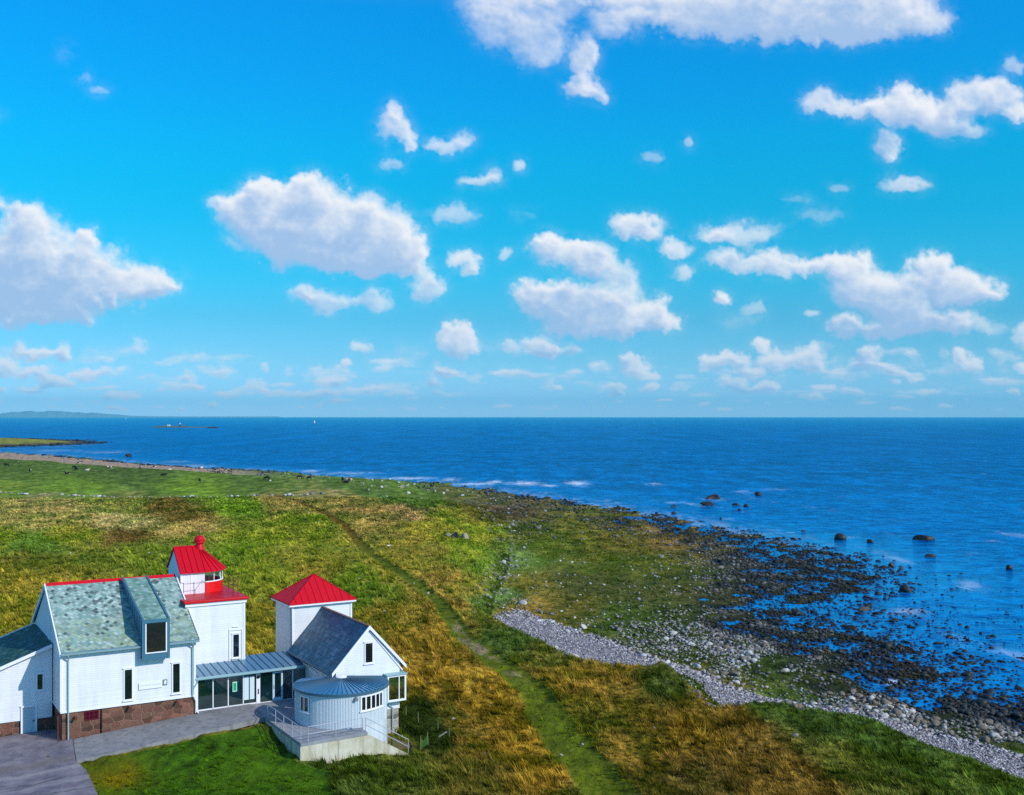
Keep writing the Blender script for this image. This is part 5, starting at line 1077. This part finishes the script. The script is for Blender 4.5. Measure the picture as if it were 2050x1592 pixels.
wA=(fbm(U/80,Vv/80,5,201,.55),fbm(U/80,Vv/80,5,202,.55));wB=(fbm(U/24,Vv/24,5,203,.62),fbm(U/24,Vv/24,5,204,.62))
inv=np.ones(U.shape)
for (cx_,cy_,rx,ry,dn) in CL:
    rx*=1.12;ry*=1.08
    x0=int(max(0,(cx_-rx*2+520)/step));x1=int(min(len(us),(cx_+rx*2+520)/step));y0=int(max(0,(cy_-ry*2.4+330)/step));y1=int(min(len(vs_),(cy_+ry*2.2+330)/step))
    if x1<=x0 or y1<=y0: continue
    s_=(slice(y0,y1),slice(x0,x1));sz=min(rx,ry);a_=min(sz*1.0,42);b_=min(sz*.6,15)
    u=U[s_]+a_*wA[0][s_]+b_*wB[0][s_];v=Vv[s_]+a_*wA[1][s_]+b_*wB[1][s_]
    dy=(v-cy_)/ry;dy=np.where(dy<0,dy,dy*1.3);rr2=((u-cx_)/rx)**2+dy**2
    inv[s_]*=1-np.clip(1.25-rr2,0,1)**1.1*min(dn,.97)
D=1-inv
bl=billow(U/58,Vv/50,7,301,.62);wisp=fbm(U/34,Vv/26,7,311,.68)
low=sst(560,820,Vv)
bank=sst(.0,.5,fbm(U/55,Vv/10,6,401,.65)+.12)*sst(680,750,Vv)*sst(830,800,Vv)*.5
E=D*1.25-.42*bl*(1.1-D)-.34*(wisp+.1)*(1.2-D)
Tk=np.clip(E-.04,0,None)+bank*.6*np.clip(wisp+.5,0,1)
al=(1-np.exp(-3.*Tk**1.15))*np.clip(D/.92+bank,0,1)**1.15
al=al+(1-al)*np.clip(.42*blur(D,45)*np.clip(wisp*1.6+.45,0,1),0,.4)
Ts=blur(np.clip(Tk,0,1.2),4);Tb=blur(Ts,40)
occ=0;wt=0
for k in(3,6,10,15,21,28,36,46):
    a=np.roll(np.roll(Ts,k,0),-int(k*.55),1);occ=occ+a*(1 if k<22 else .7);wt+=1
occ=occ/wt
puff=(1-bl)
gy,gx=np.gradient(blur(Tk,9));rel=np.clip((gx*-.6+gy*.8)*26,-1,1)   # sunward brightening of each heap, painted into its colour
B=1.1-.88*occ+.24*rel+.30*(puff-.62)*np.clip(Tk*2,0,1)-.10*np.clip(Tb,0,1)
B=B+.5*fbm(U/75,Vv/48,5,601,.62)*np.clip(Tk*2.2,0,1)
B=np.clip(B,0,1)
B=B*B*(3-2*B)*.5+B*.5
cS=lin((170,197,234));cL=lin((252,251,253));cc_=cS*(1-B[...,None])+cL*B[...,None]  # shaded and sunlit cloud tones painted into the glowing dome
warm=(low*B)[...,None]*.4;cc_=cc_*(1-warm)+lin((246,234,242))*warm
al=al*(.97-.22*low)
dd=np.stack([(U-CU)/F,np.ones_like(U),(HV-Vv)/F],-1);dd/=np.linalg.norm(dd,axis=-1,keepdims=True)
me=mesh_np('sky',(dd*60000.).reshape(-1,3),grid_faces(*U.shape),4);vcol(me,'Cloud',cc_.reshape(-1,3))
vcol(me,'Alpha',al.reshape(-1))
m=N('cloud_sky');em=m.n('ShaderNodeEmission',{'Color':m.attr('Cloud'),'Strength':1.})
SKM=m.out(m.n('ShaderNodeMixShader',{0:m.attr('Alpha','Fac'),1:m.n('ShaderNodeBsdfTransparent').outputs[0],2:em.outputs[0]}).outputs[0])
m.m.cycles.emission_sampling='NONE'
o=link('sky',me,SKM);o['kind']='structure'
# air
if HAZE>0:
    bm=MB().box(-42000,42000,-300,42000,-5,700);o=link('haze',bm.mesh('haze'),None);o['kind']='stuff'
    m=N('haze');pv=m.n('ShaderNodeVolumePrincipled',{'Color':(.2,.8,1,1),'Density':HAZE,'Anisotropy':.0})
    o.data.materials.append(m.out(None,pv.outputs[0]));o['label']='thin blue sea air fading the far hills and horizon'
# render settings
scene.view_settings.view_transform='Standard';scene.view_settings.look='None';scene.view_settings.exposure=EXPO;scene.view_settings.gamma=1
scene.cycles.use_denoising=False;scene.cycles.adaptive_threshold=.005;scene.cycles.sample_clamp_indirect=4;scene.cycles.max_bounces=6;scene.cycles.diffuse_bounces=3;scene.cycles.glossy_bounces=3;scene.cycles.transparent_max_bounces=12;scene.cycles.volume_bounces=0
scene.cycles.caustics_reflective=False;scene.cycles.caustics_refractive=False
